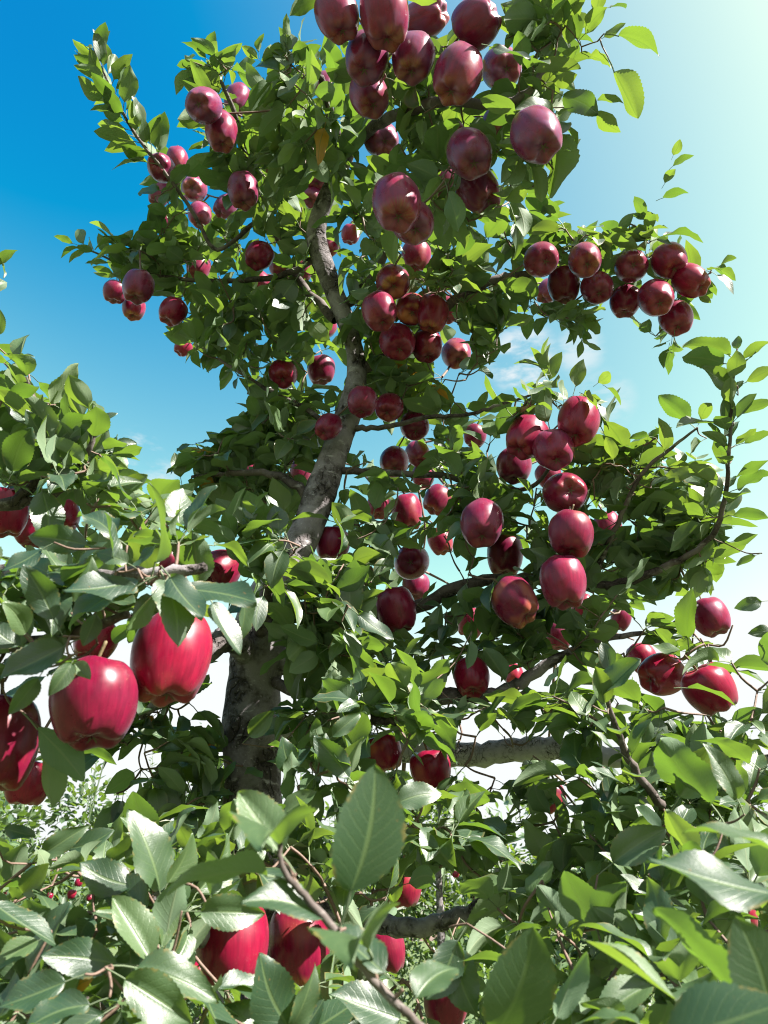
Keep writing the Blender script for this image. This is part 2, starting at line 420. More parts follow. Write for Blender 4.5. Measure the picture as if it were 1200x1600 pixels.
tv, tf, tu = tube(spline([(0, 0, -.05), (.03, .02, .7), (-.02, .0, 1.4), (.03, .03, 2.3)], 5), np.linspace(.075, .025, 16), 10, .08, 5)
ME_FT = mesh_np('trunk', tv, tf, tu); ME_FT.materials.append(M_BARK)
FAR = []
far_txt = ['first', 'second', 'third', 'fourth', 'fifth', 'sixth', 'seventh', 'eighth', 'ninth', 'tenth']
def far_tree(i, x, y, rz, s, label):
    t = empty('apple_tree', (x, y, 0)); t.rotation_euler = (0, 0, rz); t.scale = (s, s, s)
    for nm, me in (('trunk', ME_FT), ('crown', CR[i % 3])):
        o = bpy.data.objects.new(nm, me); COL.objects.link(o); o.parent = t
    tag(t, label, 'tree', 'distant orchard trees'); FAR.append(t)
for i, x in enumerate((-5.6, -3.6, -1.5, .5, 2.6, 4.7)):
    far_tree(i, x, 7.6 + .3 * math.sin(i * 2.1), i * 1.3, (.99, 1.08, 1.0, 1.0, 1.06, .99)[i], far_txt[i] + ' tree from the left in the nearer far row behind the leaves')
for i, x in enumerate((-8.4, -5.9, -3.4, -1.0, 1.5, 4.0, 6.5)):
    far_tree(i + 1, x, 12.4 + .4 * math.sin(i * 1.7), i * 2.2, (1.02, .95, 1.04, .97, 1.0, 1.03, .96)[i], far_txt[i] + ' tree from the left in the farthest row behind the leaves')

# ------------------------------------------------------------------ near trees: trunk and limbs
# each row: picture column, picture row, distance along the view axis (m), radius (m)
TREES = {}
def make_tree(key, label, base, trunk, limbs, trunk_pts_world=None):
    root = empty('apple_tree', base); tag(root, label, 'tree')
    skel = []; limb_obs = []
    P = np.array([np.append(at(*q[:3]), q[3]) for q in trunk]) if trunk_pts_world is None else np.array(trunk_pts_world, float)
    S = spline(P, 9)
    rr = S[:, 3].copy()
    L = np.cumsum(np.r_[0, np.linalg.norm(np.diff(S[:, :3], axis=0), axis=1)])
    for (c, wdt, a) in ((.97, .05, .16), (1.28, .06, .14), (1.62, .05, .15), (1.9, .07, .12)):
        rr *= 1 + a * np.exp(-((L - c * L[-1] / 2.9) / wdt) ** 2)
    v, f, uv = tube(S[:, :3], rr, 22, .045, 3)
    link('trunk', mesh_np('trunk', v, f, uv), root, M_BARK)
    skel.append(S[6:, :3])
    for i, lb in enumerate(limbs):
        Q = np.array([np.append(at(*q[:3]), q[3]) for q in lb]); s = spline(Q, 7)
        s[1:-1, :3] += RNG.normal(0, 1, (len(s) - 2, 3)) * np.minimum(.0025, s[1:-1, 3:] * .2)
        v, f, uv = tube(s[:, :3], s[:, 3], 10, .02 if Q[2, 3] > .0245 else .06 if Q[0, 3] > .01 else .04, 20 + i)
        link('limb', mesh_np('limb', v, f, uv), root, M_LIMB if Q[0, 3] < .0235 else M_SMOOTH_SUN_TONE if Q[2, 3] > .0245 else M_BARK)
        skel.append(s[2:, :3])
    TREES[key] = dict(root=root, skel=np.vstack(skel), spurs=[], leaves=[], ends=[], apples=[])

MAIN_TRUNK = [(392, 2050, 1.02, 0.0808), (394, 1600, 1.28, 0.0665), (395, 1350, 1.42, 0.0589), (394, 1200, 1.5, 0.0551), (396, 1090, 1.55, 0.0551), (408, 990, 1.58, 0.0589), (440, 905, 1.64, 0.0445),
              (478, 830, 1.70, 0.0356), (508, 750, 1.76, 0.0333), (532, 680, 1.82, 0.0318), (554, 615, 1.86, 0.0271), (556, 560, 1.88, 0.0240), (540, 500, 1.90, 0.0232), (512, 430, 1.92, 0.0258),
              (494, 370, 1.92, 0.0249), (506, 318, 1.90, 0.0224), (534, 262, 1.84, 0.0181), (552, 222, 1.76, 0.0138), (566, 180, 1.66, 0.0095)]
MAIN_LIMBS = [
    [(545, 235, 1.80, .014), (590, 195, 1.62, .0125), (640, 172, 1.48, .0105), (700, 158, 1.38, .0092), (760, 162, 1.33, .008), (815, 152, 1.30, .007), (850, 110, 1.33, .005)],
    [(538, 250, 1.82, .012), (520, 190, 1.72, .010), (505, 130, 1.64, .008), (480, 85, 1.6, .005)],
    [(524, 500, 1.92, .012), (472, 442, 2.0, .010), (440, 385, 2.04, .009), (412, 330, 2.05, .008), (385, 245, 2.0, .007), (362, 165, 1.92, .006), (335, 110, 1.88, .004)],
    [(535, 480, 1.91, .014), (580, 438, 1.86, .012), (608, 380, 1.80, .010), (640, 330, 1.66, .008), (690, 290, 1.52, .006)],
    [(556, 585, 1.88, .016), (640, 535, 1.87, .013), (720, 462, 1.84, .012), (770, 436, 1.82, .011), (815, 430, 1.86, .010), (880, 412, 1.93, .0075), (950, 410, 1.95, .006), (1020, 415, 1.94, .0048), (1080, 420, 1.90, .003)],
    [(540, 668, 1.83, .008), (600, 668, 1.78, .0065), (665, 652, 1.74, .0055), (730, 648, 1.72, .0045), (790, 630, 1.68, .0035), (850, 610, 1.58, .0025)],
    [(520, 735, 1.77, .010), (600, 740, 1.74, .0085), (680, 742, 1.70, .0075), (760, 760, 1.66, .0065), (830, 760, 1.62, .005), (880, 700, 1.56, .003)],
    [(432, 945, 1.62, .022), (540, 968, 1.62, .018), (640, 952, 1.60, .015), (740, 912, 1.58, .013), (850, 905, 1.56, .0115), (944, 915, 1.48, .010), (1040, 885, 1.44, .007), (1105, 845, 1.40, .0055), (1130, 790, 1.37, .0046), (1140, 700, 1.34, .0034), (1143, 620, 1.33, .0026), (1152, 545, 1.32, .0016)],
    [(920, 915, 1.49, .007), (960, 830, 1.46, .0052), (1000, 745, 1.42, .0042), (1050, 700, 1.40, .0032), (1090, 668, 1.38, .002)],
    [(420, 1035, 1.57, .028), (540, 1040, 1.54, .024), (640, 1068, 1.50, .020), (715, 1088, 1.48, .017), (790, 1080, 1.46, .013), (850, 1040, 1.44, .011), (930, 1000, 1.44, .007), (1030, 985, 1.46, .004), (1090, 945, 1.46, .002)],
    [(405, 1130, 1.56, .030), (540, 1156, 1.60, .027), (700, 1180, 1.58, .025), (790, 1174, 1.54, .024), (880, 1168, 1.48, .022), (980, 1190, 1.38, .018), (1090, 1205, 1.26, .013), (1220, 1180, 1.14, .007)],
    [(395, 1345, 1.44, .024), (520, 1425, 1.36, .019), (640, 1448, 1.28, .0155), (720, 1432, 1.24, .014), (800, 1388, 1.20, .012), (870, 1352, 1.16, .010), (960, 1318, 1.08, .008), (1040, 1260, 1.02, .005)],
    [(392, 1040, 1.56, .030), (368, 1000, 1.48, .026), (335, 1008, 1.40, .020), (280, 1060, 1.36, .012), (220, 1120, 1.36, .007)],
    [(405, 1000, 1.57, .016), (412, 960, 1.46, .012), (420, 920, 1.34, .009), (430, 880, 1.24, .006)],
    [(536, 688, 1.83, .009), (482, 642, 1.90, .007), (400, 598, 1.98, .006), (340, 560, 2.05, .004)],
    [(494, 780, 1.74, .012), (430, 742, 1.80, .010), (360, 740, 1.85, .007), (300, 745, 1.9, .004)],
    [(504, 400, 1.92, .010), (440, 430, 2.0, .008), (360, 440, 2.08, .007), (280, 435, 2.12, .006), (215, 425, 2.12, .004), (160, 400, 2.1, .003), (122, 383, 2.1, .002)],
    [(412, 335, 2.05, .007), (340, 390, 2.08, .006), (300, 330, 2.08, .0055), (262, 275, 2.06, .005), (215, 215, 2.02, .0045), (178, 150, 1.98, .0035), (146, 75, 1.96, .002)],
    [(395, 1480, 1.36, .024), (400, 1530, 1.10, .016), (360, 1500, .88, .012), (290, 1440, .78, .008), (240, 1400, .76, .005)],
    [(393, 1560, 1.31, .022), (300, 1640, .90, .014), (180, 1600, .72, .010), (80, 1520, .68, .006)],
    [(394, 1640, 1.26, .026), (560, 1700, .98, .020), (760, 1690, .82, .014), (930, 1660, .74, .010), (1060, 1620, .70, .007), (1190, 1580, .68, .004)],
    [(760, 1690, .82, .010), (740, 1730, .56, .007), (662, 1612, .440, .0028), (582, 1530, .440, .0026), (505, 1432, .450, .0024), (446, 1366, .458, .0018), (436, 1312, .465, .0014)],
    [(880, 1168, 1.48, .010), (960, 1215, 1.24, .007), (1030, 1260, .98, .006), (990, 1200, .94, .005), (960, 1130, .92, .0035), (946, 1075, .92, .002)],
    [(420, 1060, 1.56, .012), (500, 1100, 1.34, .010), (560, 1120, 1.14, .007), (620, 1130, 1.08, .005)],
]
make_tree('main', 'tall crooked grey trunked apple tree laden with red apples', at(392, 2050, 1.02) * (1, 1, 0), MAIN_TRUNK, MAIN_LIMBS)
# lower trunk goes on down to the ground, inside the same tree
b = at(392, 2050, 1.02)
v, f, uv = tube(spline([(b[0] + .01, b[1] + .12, -.06, .13), (b[0], b[1] + .07, .12, .098), (b[0], b[1] + .01, max(b[2] - .1, .3), .087), (*at(394, 1900, 1.11), .083)], 6)[:, :3],
                spline([(.13, 0), (.098, 0), (.087, 0), (.083, 0)], 6)[:, 0], 22, .05, 8)
link('trunk_base', mesh_np('trunk_base', v, f, uv), TREES['main']['root'], M_BARK)

LEFT_LIMBS = [
    [(-420, 900, 1.22, .026), (-200, 905, 1.02, .018), (-20, 900, .90, .013), (110, 905, .80, .010), (230, 900, .74, .008), (320, 885, .74, .005)],
    [(-420, 800, 1.25, .022), (-150, 800, 1.12, .013), (0, 790, 1.06, .009), (62, 740, 1.04, .007), (66, 660, 1.02, .005), (40, 590, 1.02, .003)],
    [(0, 790, 1.06, .008), (90, 770, 1.04, .006), (140, 700, 1.02, .004), (148, 640, 1.02, .0025)],
    [(-420, 640, 1.30, .016), (-180, 600, 1.20, .010), (-60, 520, 1.14, .006), (-18, 440, 1.12, .003)],
    [(-420, 1000, 1.20, .020), (-160, 1010, .95, .012), (0, 1010, .82, .008), (110, 990, .76, .006), (200, 960, .74, .004)],
]
lt = at(-440, 900, 1.24)
make_tree('left', 'neighbouring apple tree reaching in at the left with large close red apples', (lt[0], lt[1], 0), None, LEFT_LIMBS,
          [(lt[0] - .02, lt[1], -.05, .085), (lt[0], lt[1], .5, .062), (lt[0] + .02, lt[1], 1.2, .055), (lt[0], lt[1], 1.9, .048), (lt[0] - .03, lt[1] + .02, 2.5, .036), (lt[0], lt[1], 3.0, .02)])

# ------------------------------------------------------------------ apples
def apple_shape(seed):
    r = np.random.default_rng(seed)
    prof = np.array([(0, .50), (.07, .52), (.20, .66), (.36, .86), (.54, .97), (.73, .91), (.89, .70), (.98, .39), (1.0, .05), (.955, -.30), (.86, -.61), (.735, -.86), (.60, -1.0), (.46, -1.02), (.31, -.98), (.15, -.90), (0, -.885)])
    prof[:, 1] *= np.linspace(.86, 1.14, 9)[seed - 40]
    P = spline(prof, 2); ns = 30; ph = np.linspace(0, 2 * np.pi, ns, endpoint=False)
    k0 = r.uniform(0, 6.28); asym = r.uniform(-.13, .13); e2 = r.uniform(0, .035); a2 = r.uniform(0, 6.28)
    lob = r.uniform(.7, 1.25, 5); V = []
    for (rr, zz) in P:
        wl_ = np.clip((-zz - .1) / .95, 0, 1) ** 1.6; wt = np.clip((zz - .3) / .6, 0, 1)
        amp = np.interp(((ph + k0) % 6.283) / 6.283 * 5, np.arange(6), np.append(lob, lob[0]))
        c5 = np.cos(5 * (ph + k0)) * amp
        R = rr * (1 + (.045 * wl_ ** 1.5 + .018 * wt) * c5 + e2 * np.cos(2 * ph + a2))
        Z = zz - .062 * wl_ ** 1.3 * c5 * min(1, rr / .45) + .028 * wt * c5 * min(1, rr / .5)
        x = R * np.cos(ph); V.append(np.column_stack([x, R * np.sin(ph), Z + asym * x]))
    n = len(P); V = np.vstack(V); F = []
    for i in range(n - 1):
        for j in range(ns):
            k = (j + 1) % ns; A, B, C, D = i * ns + j, i * ns + k, (i + 1) * ns + k, (i + 1) * ns + j
            if i > 0: F.append((A, C, B))
            if i < n - 2: F.append((A, D, C))
    return V * .04, np.array(F)
APV = []
for i in range(9):
    v, f = apple_shape(40 + i)
    body = mesh_np('apple', v, f); body.materials.append(M_APPLE)
    sd = RNG.normal(0, .004, 2)
    sp = spline([(0, 0, .018), (.0005, 0, .032), (sd[0] * .6, sd[1] * .6, .046), (sd[0] * 2, sd[1] * 2, .060)], 4)
    sv, sf, su = tube(sp, np.linspace(.0016, .0019, len(sp)), 6, .05, i); sm = mesh_np('stem', sv, sf, su); sm.materials.append(M_STEM)
    zc = v[:, 2][np.hypot(v[:, 0], v[:, 1]) < .004].min(); V = [(0, 0, zc - .0002)]; F = []
    for k in range(5):                                # five dry sepals in the basin
        a = k * 1.2566 + .3
        for (rad, da, dz) in ((.0022, -.5, -.0006), (.0022, .5, -.0006), (.0062, .0, -.0028), (.0085, .25, -.0048)):
            V.append((rad * math.cos(a + da), rad * math.sin(a + da), zc + dz - .0006))
        s = 1 + 4 * k; F += [(0, s + 1, s), (s, s + 1, s + 2), (s + 1, s + 3, s + 2)]
    cm_ = mesh_np('calyx', np.array(V), np.array(F)); cm_.materials.append(M_CALYX)
    APV.append((body, sm, cm_))

T_, C_ = 'main', 'left'
# column, row, half width in the photograph, label, options (y yellow underside, c calyx direction right/up/towards, n nearest leaves may cover it)
APPLES = [
 # the crowd of big apples overhead
 (527, 24, 34, 'large red apple cut by the top edge, first of the overhead crowd', {}),
 (601, 24, 39, 'round red apple at the top edge, second in the overhead crowd', {}),
 (664, 30, 29, 'maroon apple at the top edge showing its blossom end sideways', dict(c=(.85, .1, .5))),
 (744, 36, 37, 'glossy red apple above the dark overhead branch, tilted to show its end', dict(l=1, v=0, c=(.75, .35, .55))),
 (573, 92, 35, 'red apple low in the overhead crowd, touching the round one above', {}),
 (646, 91, 34, 'purplish red apple with a white sun patch in the overhead crowd', {}),
 (715, 117, 38, 'big dusky purple apple hanging in front of the dark overhead branch', {}),
 (784, 107, 31, 'dark red apple half under a folded leaf in the overhead crowd', dict(c=(.1, -.5, .85))),
 (577, 150, 31, 'shaded apple at the trunk end of the dark overhead branch', {}),
 (596, 218, 27, 'small dark apple just under the trunk end of the overhead branch', dict(c=(.2, -.5, .85))),
 (838, 212, 39, 'big plum coloured apple with a bright rim hanging lowest under the overhead branch tip', dict(c=(.15, -.75, .65))),
 (734, 241, 35, 'dusky apple with a bright lower rim hanging mid way under the overhead branch', dict(c=(.1, -.7, .7))),
 (780, 198, 29, 'shaded apple squeezed between the plum coloured one and the overhead branch', dict(n=1)),
 (708, 222, 27, 'dark apple peeping out behind the dusky apple with the bright lower rim', dict(n=1)),
 (747, 296, 32, 'deep red apple lowest under the dusky apple with the bright rim', {}),
 (620, 318, 39, 'largest purple red apple hanging alone below the overhead branch near the trunk', dict(c=(.05, -.75, .65))),
 (645, 348, 33, 'red apple tucked behind the largest purple red one near the trunk', {}),
 (692, 279, 24, 'half hidden apple among leaves above the deep red lowest overhead apple', dict(n=1)),
 # upper left limb
 (318, 165, 27, 'red apple on top of the trio under the upper spray of pointed leaves', dict(l=1, c=(-.05, -.4, .9))),
 (371, 157, 21, 'red apple behind a leaf in the trio under the upper spray', dict(n=1)),
 (346, 206, 26, 'lowest apple of the trio under the upper spray, half sunlit', dict(l=1)),
 (252, 262, 21, 'small red apple facing its blossom end outward at the thin shoot base', dict(l=1, c=(.05, -.1, .99))),
 (277, 250, 17, 'small apple right behind the one at the thin shoot base', dict(n=1)),
 (303, 295, 20, 'small apple in the middle of the thin shoot, darker eye showing', dict(l=1, c=(.1, -.3, .95))),
 (312, 336, 18, 'small pinkish apple below the middle of the thin shoot', dict(l=1)),
 (264, 350, 17, 'small apple mostly behind leaves low on the thin shoot', dict(n=1)),
 (250, 303, 17, 'small apple covered by a drooping leaf on the thin shoot', dict(n=1)),
 (380, 298, 24, 'lone rosy apple hanging below the trio, left of the dark side branch', dict(l=1)),
 (352, 323, 17, 'small dark apple beside the lone rosy apple', {}),
 (417, 283, 18, 'small shaded apple above the bend of the dark side branch', dict(n=1)),
 (494, 275, 19, 'upper of two small apples beside the pale bend of the trunk', dict(n=1)),
 (489, 306, 18, 'lower of two small apples beside the pale bend of the trunk', {}),
 (508, 135, 19, 'small apple behind leaves left of the overhead crowd', dict(n=1)),
 (405, 400, 22, 'round dark red apple right beside the dark side branch', {}),
 (440, 418, 20, 'red apple crossed by the dark side branch', dict(n=1)),
 (405, 441, 17, 'red apple under the round dark one by the side branch', dict(n=1)),
 (472, 422, 17, 'small red apple between the dark side branch and the trunk', dict(n=1)),
 (548, 366, 15, 'tiny purple apple to the right of the pale trunk bend', {}),
 (516, 385, 14, 'tiny red apple touching the right edge of the trunk bend', {}),
 (508, 512, 17, 'small sunlit apple hidden among leaves left of the mid trunk', dict(n=1)),
 (500, 462, 15, 'small apple left of the trunk above the sunlit hidden one', dict(n=1)),
 # far left tip
 (180, 456, 18, 'outermost small apple on the low branch tip against blue sky', {}),
 (216, 448, 24, 'biggest dark glossy apple on the low branch tip against blue sky', {}),
 (209, 481, 18, 'red apple underneath the biggest glossy one on the branch tip', dict(y=.5)),
 (270, 487, 21, 'dark purple apple with a pale triangle of sun on the low branch', {}),
 (286, 543, 14, 'tiny dark apple below the one with the pale sun triangle', dict(n=1)),
 (310, 417, 19, 'half hidden apple above the low branch nearer the tree', dict(n=1)),
 # middle of the trunk
 (442, 585, 23, 'lone round maroon apple left of the trunk at mid height', dict(c=(.1, -.5, .85))),
 (502, 578, 22, 'bright red apple close against the left of the mid trunk', dict(n=0)),
 (566, 628, 24, 'left apple of the pair hanging in front of the trunk', dict(s=0.88)),
 (608, 637, 22, 'right apple of the pair hanging in front of the trunk', dict(s=0.86)),
 (513, 667, 20, 'small crimson apple in front of the left edge of the trunk', dict(s=0.75)),
 (648, 666, 23, 'dark apple just right of the pair in front of the trunk', dict(c=(.05, -.45, .9))),
 (616, 722, 23, 'dark plum apple below the pair, beside the trunk fork', dict(s=0.95, c=(.0, -.4, .9))),
 (653, 710, 19, 'shadowed apple between the two dark ones right of the trunk', dict(n=1)),
 # warm toned bunch right of the trunk
 (593, 487, 28, 'deep red apple at the trunk side of the warm toned bunch', {}),
 (643, 484, 25, 'orange bottomed apple in the centre of the warm toned bunch', dict(l=1, y=.9, c=(0, -.45, .9))),
 (676, 490, 25, 'red apple under a hanging leaf in the warm toned bunch', dict(y=.3)),
 (702, 484, 19, 'pink sunlit apple at the outer edge of the warm toned bunch', dict(l=1, n=1)),
 (621, 535, 28, 'big dark red apple at the bottom of the warm toned bunch', dict(l=1, c=(.1, -.6, .8))),
 (667, 541, 25, 'striped red apple at the bottom middle of the warm toned bunch', dict(l=1, y=.25)),
 (713, 553, 23, 'separate lowest apple at the outer end of the warm toned bunch', dict(l=1, y=.35, c=(.05, -.5, .85))),
 (614, 441, 27, 'orange flushed apple above the warm toned bunch', dict(y=.7, c=(.05, -.5, .85))),
 (650, 400, 23, 'red apple highest above the warm toned bunch', dict(y=.3)),
 # long bunch against the pale sky
 (846, 406, 27, 'first apple on the branch stretching out into pale sky', dict(l=1, c=(.1, -.4, .9))),
 (914, 407, 26, 'upper apple right of the first on the sky branch', dict(l=1, c=(-.1, -.5, .85))),
 (881, 446, 25, 'lower apple between the first two on the sky branch', {}),
 (933, 450, 25, 'lower apple at the middle of the sky branch', {}),
 (857, 455, 18, 'apple hidden behind the lower ones near the start of the sky branch', {}),
 (987, 416, 25, 'upper apple after the gap on the sky branch', dict(l=1, c=(-.2, -.2, .95))),
 (1046, 408, 27, 'topmost apple of the outer bunch on the sky branch', dict(l=1)),
 (977, 471, 24, 'lower inner apple of the outer bunch on the sky branch', {}),
 (1025, 466, 27, 'big middle apple of the outer bunch on the sky branch', dict(l=1, c=(-.1, -.5, .85))),
 (1079, 439, 25, 'outermost sunlit apple of the sky branch', dict(l=1, c=(.4, -.6, .6))),
 (1056, 497, 26, 'lowest apple of the outer bunch on the sky branch', {}),
 # column of apples at the right
 (742, 681, 18, 'small lone apple half behind leaves left of the right hand column', dict(n=1)),
 (823, 683, 31, 'sunlit tilted apple at the upper left of the right hand column', dict(l=1, c=(-.5, -.6, .5))),
 (904, 658, 33, 'topmost apple of the right hand column with a blazing white side', dict(l=1, c=(-.3, -.75, .55))),
 (865, 703, 31, 'sunlit apple overlapping the topmost one in the right hand column', dict(l=1, c=(.0, -.6, .8))),
 (803, 728, 28, 'shaded apple at the left of the right hand column', {}),
 (883, 770, 33, 'apple facing its dimpled eye outward in the right hand column', dict(l=1, c=(.02, .12, .99))),
 (753, 818, 34, 'dark apple standing off to the left of the right hand column', dict(c=(-.1, -.6, .8))),
 (892, 835, 35, 'large dark red apple directly under the one with dimpled eye', dict(l=1)),
 (789, 868, 28, 'crimson apple below and right of the dark one standing off', dict(y=.15)),
 (880, 909, 36, 'lowest frosted apple of the right hand column, dappled with sun', dict(l=1, c=(.0, -.85, .5))),
 (804, 940, 35, 'big shaded apple with an orange side under the right hand column', dict(y=.5, c=(.5, -.6, .6))),
 (857, 743, 20, 'apple glimpsed behind the middle of the right hand column', {}),
 (950, 826, 22, 'apple glimpsed behind leaves right of the large dark red one', dict(n=1)),
 # inner group right of trunk
 (619, 953, 32, 'dark maroon apple lowest in the shaded inner group', {}),
 (643, 878, 28, 'maroon apple with star shaped eye above the lowest inner one', dict(c=(-.1, .1, .98))),
 (650, 916, 22, 'apple squeezed between the two maroon inner ones', {}),
 (636, 801, 24, 'red apple high in the shaded inner group', {}),
 (683, 781, 21, 'shaded apple right of the red one high in the inner group', {}),
 (592, 791, 19, 'small apple left of the red one high in the inner group', dict(n=1)),
 (661, 745, 18, 'dark small apple behind twigs above the shaded inner group', dict(n=1)),
 (688, 845, 19, 'dark apple behind leaves right of the star eyed one', dict(n=1)),
 (735, 972, 22, 'deeply shaded apple left of the orange sided one', dict(n=1)),
 (520, 851, 27, 'red apple just right of the trunk above the sunlit leaf spray', dict(l=1)),
 (395, 742, 17, 'very dark apple deep in shade left of the trunk', dict(n=1)),
 (470, 737, 17, 'very dark apple touching the left edge of the leaning trunk', dict(n=1)),
 # lower right
 (1109, 964, 29, 'sun bleached apple below the tall leafy shoot', dict(l=1, c=(.2, -.75, .6))),
 (1034, 1054, 33, 'apple lying sideways with its blossom end to the left, beside the big one', dict(l=1, s=1.0, c=(-.85, -.15, .45), y=.2)),
 (1108, 1076, 40, 'biggest deep red apple low at the right, crossed by a leaf', dict(l=1, v=0, c=(.45, -.8, .3))),
 (1004, 1029, 22, 'shaded apple tucked behind the one lying sideways', {}),
 (737, 1058, 29, 'lone dark red apple over the limb in the lower middle', dict(s=0.92, c=(0, -.65, .75))),
 (873, 993, 22, 'dull apple in deep shade beneath the right hand column', dict(n=1)),
 (910, 948, 18, 'small apple in deep shade right of the frosted one', dict(n=1)),
 (970, 967, 16, 'tiny dark apple among twigs left of the sun bleached one', dict(n=1)),
 (600, 1176, 28, 'orange red apple behind a pale leaf above the big front leaf', dict(l=1, s=0.84, y=.7)),
 (673, 1201, 33, 'apple with white sun glare beside the smooth grey limb', dict(l=1, s=0.96, y=.3)),
 (864, 1247, 20, 'dark apple in the shade under the smooth grey limb', dict(n=1)),
 (803, 1055, 15, 'tiny reddish apple beside the lone dark red one', dict(n=1)),
 # bottom
 (363, 1470, 57, 'large close crimson apple partly under a leaf at the bottom', dict(v=3, l=1, c=(.1, -.8, .5), b=1)),
 (468, 1474, 48, 'large close crimson apple behind the front twig', dict(v=6, l=1, c=(.1, -.85, .5), b=1)),
 (303, 1532, 24, 'sliver of red apple below the large crimson pair', dict(n=1)),
 (697, 1562, 36, 'dark shaded apple behind pale leaves at the bottom middle', dict(n=0)),
 (632, 1388, 27, 'apple behind leaves at the start of the low dark limb', dict(n=1)),
 (606, 1482, 27, 'purple shaded apple under the low dark limb', dict(n=0)),
 (1157, 1428, 24, 'apple in shadow behind the large blades at the lower right', dict(n=1)),
 # left neighbour
 (268, 1026, 62, 'huge bright crimson apple hanging highest of the close pair', dict(v=6, l=1, t=C_, y=.06, c=(.05, -.8, .55), b=1)),
 (147, 1098, 66, 'huge deep crimson apple hanging lower of the close pair', dict(v=1, l=1, t=C_, c=(.15, -.8, .5), b=1)),
 (-6, 1158, 63, 'huge dark apple cut by the left edge', dict(t=C_, c=(.1, -.85, .45), b=1)),
 (342, 892, 33, 'pink sunlit apple behind the spray above the huge close pair', dict(l=1, t=C_, c=(.3, .3, -.5), b=1)),
 (256, 884, 32, 'apple mostly hidden by leaves left of the pink sunlit one', dict(t=C_, n=1)),
 (150, 1000, 34, 'shaded apple above the huge deep crimson one', dict(t=C_, n=1)),
 (8, 800, 34, 'very dark apple at the left edge under shading leaves', dict(t=C_, n=0)),
 (50, 822, 30, 'dark magenta apple next to the very dark one at the edge', dict(t=C_, n=0)),
 (96, 806, 28, 'magenta apple poking out between dark leaves', dict(t=C_, n=0)),
 (44, 1222, 36, 'nearly black apple hanging below the edge cut one', dict(t=C_, n=0)),
 (150, 905, 30, 'apple glimpsed through the bright leaves of the neighbour tree', dict(t=C_, n=1)),
]
APINFO = []
def make_apple(i, x, y, r, label, opt):
    size = opt.get('s', RNG.uniform(.93, 1.07)); d = .04 * size * FPX / r
    key = opt.get('t', 'main')
    p = at(x, y, d)
    if 'c' in opt:
        c = opt['c']; cal = nrm(c[0] * RIGHT + c[1] * UP - c[2] * FWD); cal = nrm(cal + np.array([0, 0, -.06]))
    else:
        cal = nrm(np.array([0, 0, -1.]) + np.append(RNG.normal(0, .20, 2), 0))
    yy = np.cross(-cal, nrm(RNG.normal(0, 1, 3))); yy = nrm(yy); R = np.column_stack([np.cross(yy, -cal), yy, -cal])
    body, sm, cx = APV[opt.get('v', (i * 5 + i // 7) % 7 if y > 360 else 5 + i % 4)]
    o = bpy.data.objects.new('apple', body); COL.objects.link(o)
    Mx = Matrix(R.tolist()).to_4x4() @ Matrix.Scale(size, 4); Mx.translation = Vector(p); o.matrix_world = Mx
    for nm, me in (('stem', sm), ('calyx', cx)):
        q = bpy.data.objects.new(nm, me); COL.objects.link(q); q.parent = o
    o['ripeness_yellow'] = float(opt.get('y', RNG.choice([.02, .05, .10, .22])))
    o['bloom_shade_tint'] = float(RNG.uniform(.16, .32) if y < 360 else RNG.uniform(.04, .14) if y < 1000 and key == 'main' else .0)  # overhead apples get the most painted cool shade with their bloom
    tag(o, label, 'apple', 'ripe red apples hanging on the neighbouring tree' if key == 'left' else 'ripe red apples hanging on the crooked tree')
    top = np.array(Mx @ Vector((0, 0, .060)))
    TREES[key]['apples'].append(top)
    APINFO.append((x, y, r, d, opt.get('n', 0), p, size, opt.get('l', 0)))
for i, (x, y, r, label, opt) in enumerate(APPLES): make_apple(i, x, y, r, label, opt)

# small apples on the far trees
ME_FA = APV[0][0]
far_lab = ['tiny magenta apple on a far tree, the biggest speck of its cluster', 'tiny magenta apple just above the biggest far speck', 'tiny red apple left of the biggest far speck',
           'tiny red apple right of the biggest far speck', 'tiny red apple near the left edge on a far tree', 'tiny pink apple on far foliage under the low dark limb', 'tiny red apple beside the pink one under the low dark limb',
           'tiny pink apple on far foliage above the low dark limb', 'tiny red apple on far foliage right of the low dark limb']
for i, (x, y, r) in enumerate(((112, 1397, 6.8), (123, 1379, 6), (78, 1400, 5), (140, 1403, 5), (8, 1398, 6), (668, 1516, 5.5), (656, 1524, 5), (712, 1366, 5.5), (814, 1424, 6))):
    p = at(x, y, 6.75); o = bpy.data.objects.new('apple', ME_FA); COL.objects.link(o); o.location = p; o.rotation_euler = (.2, .1, i); o.scale = [r * 6.75 / FPX / .04] * 3
    o['ripeness_yellow'] = .1; tag(o, far_lab[i], 'apple', 'tiny apples on the far trees')

# ------------------------------------------------------------------ foliage
def add_leaf(key, pos, R, s, keep=False, k=None, hi=False, twig=-1):
    TREES[key]['leaves'].append((int(RNG.integers(0, NP - 1)) if k is None else k, np.asarray(pos, float), R, s, keep, hi, twig))

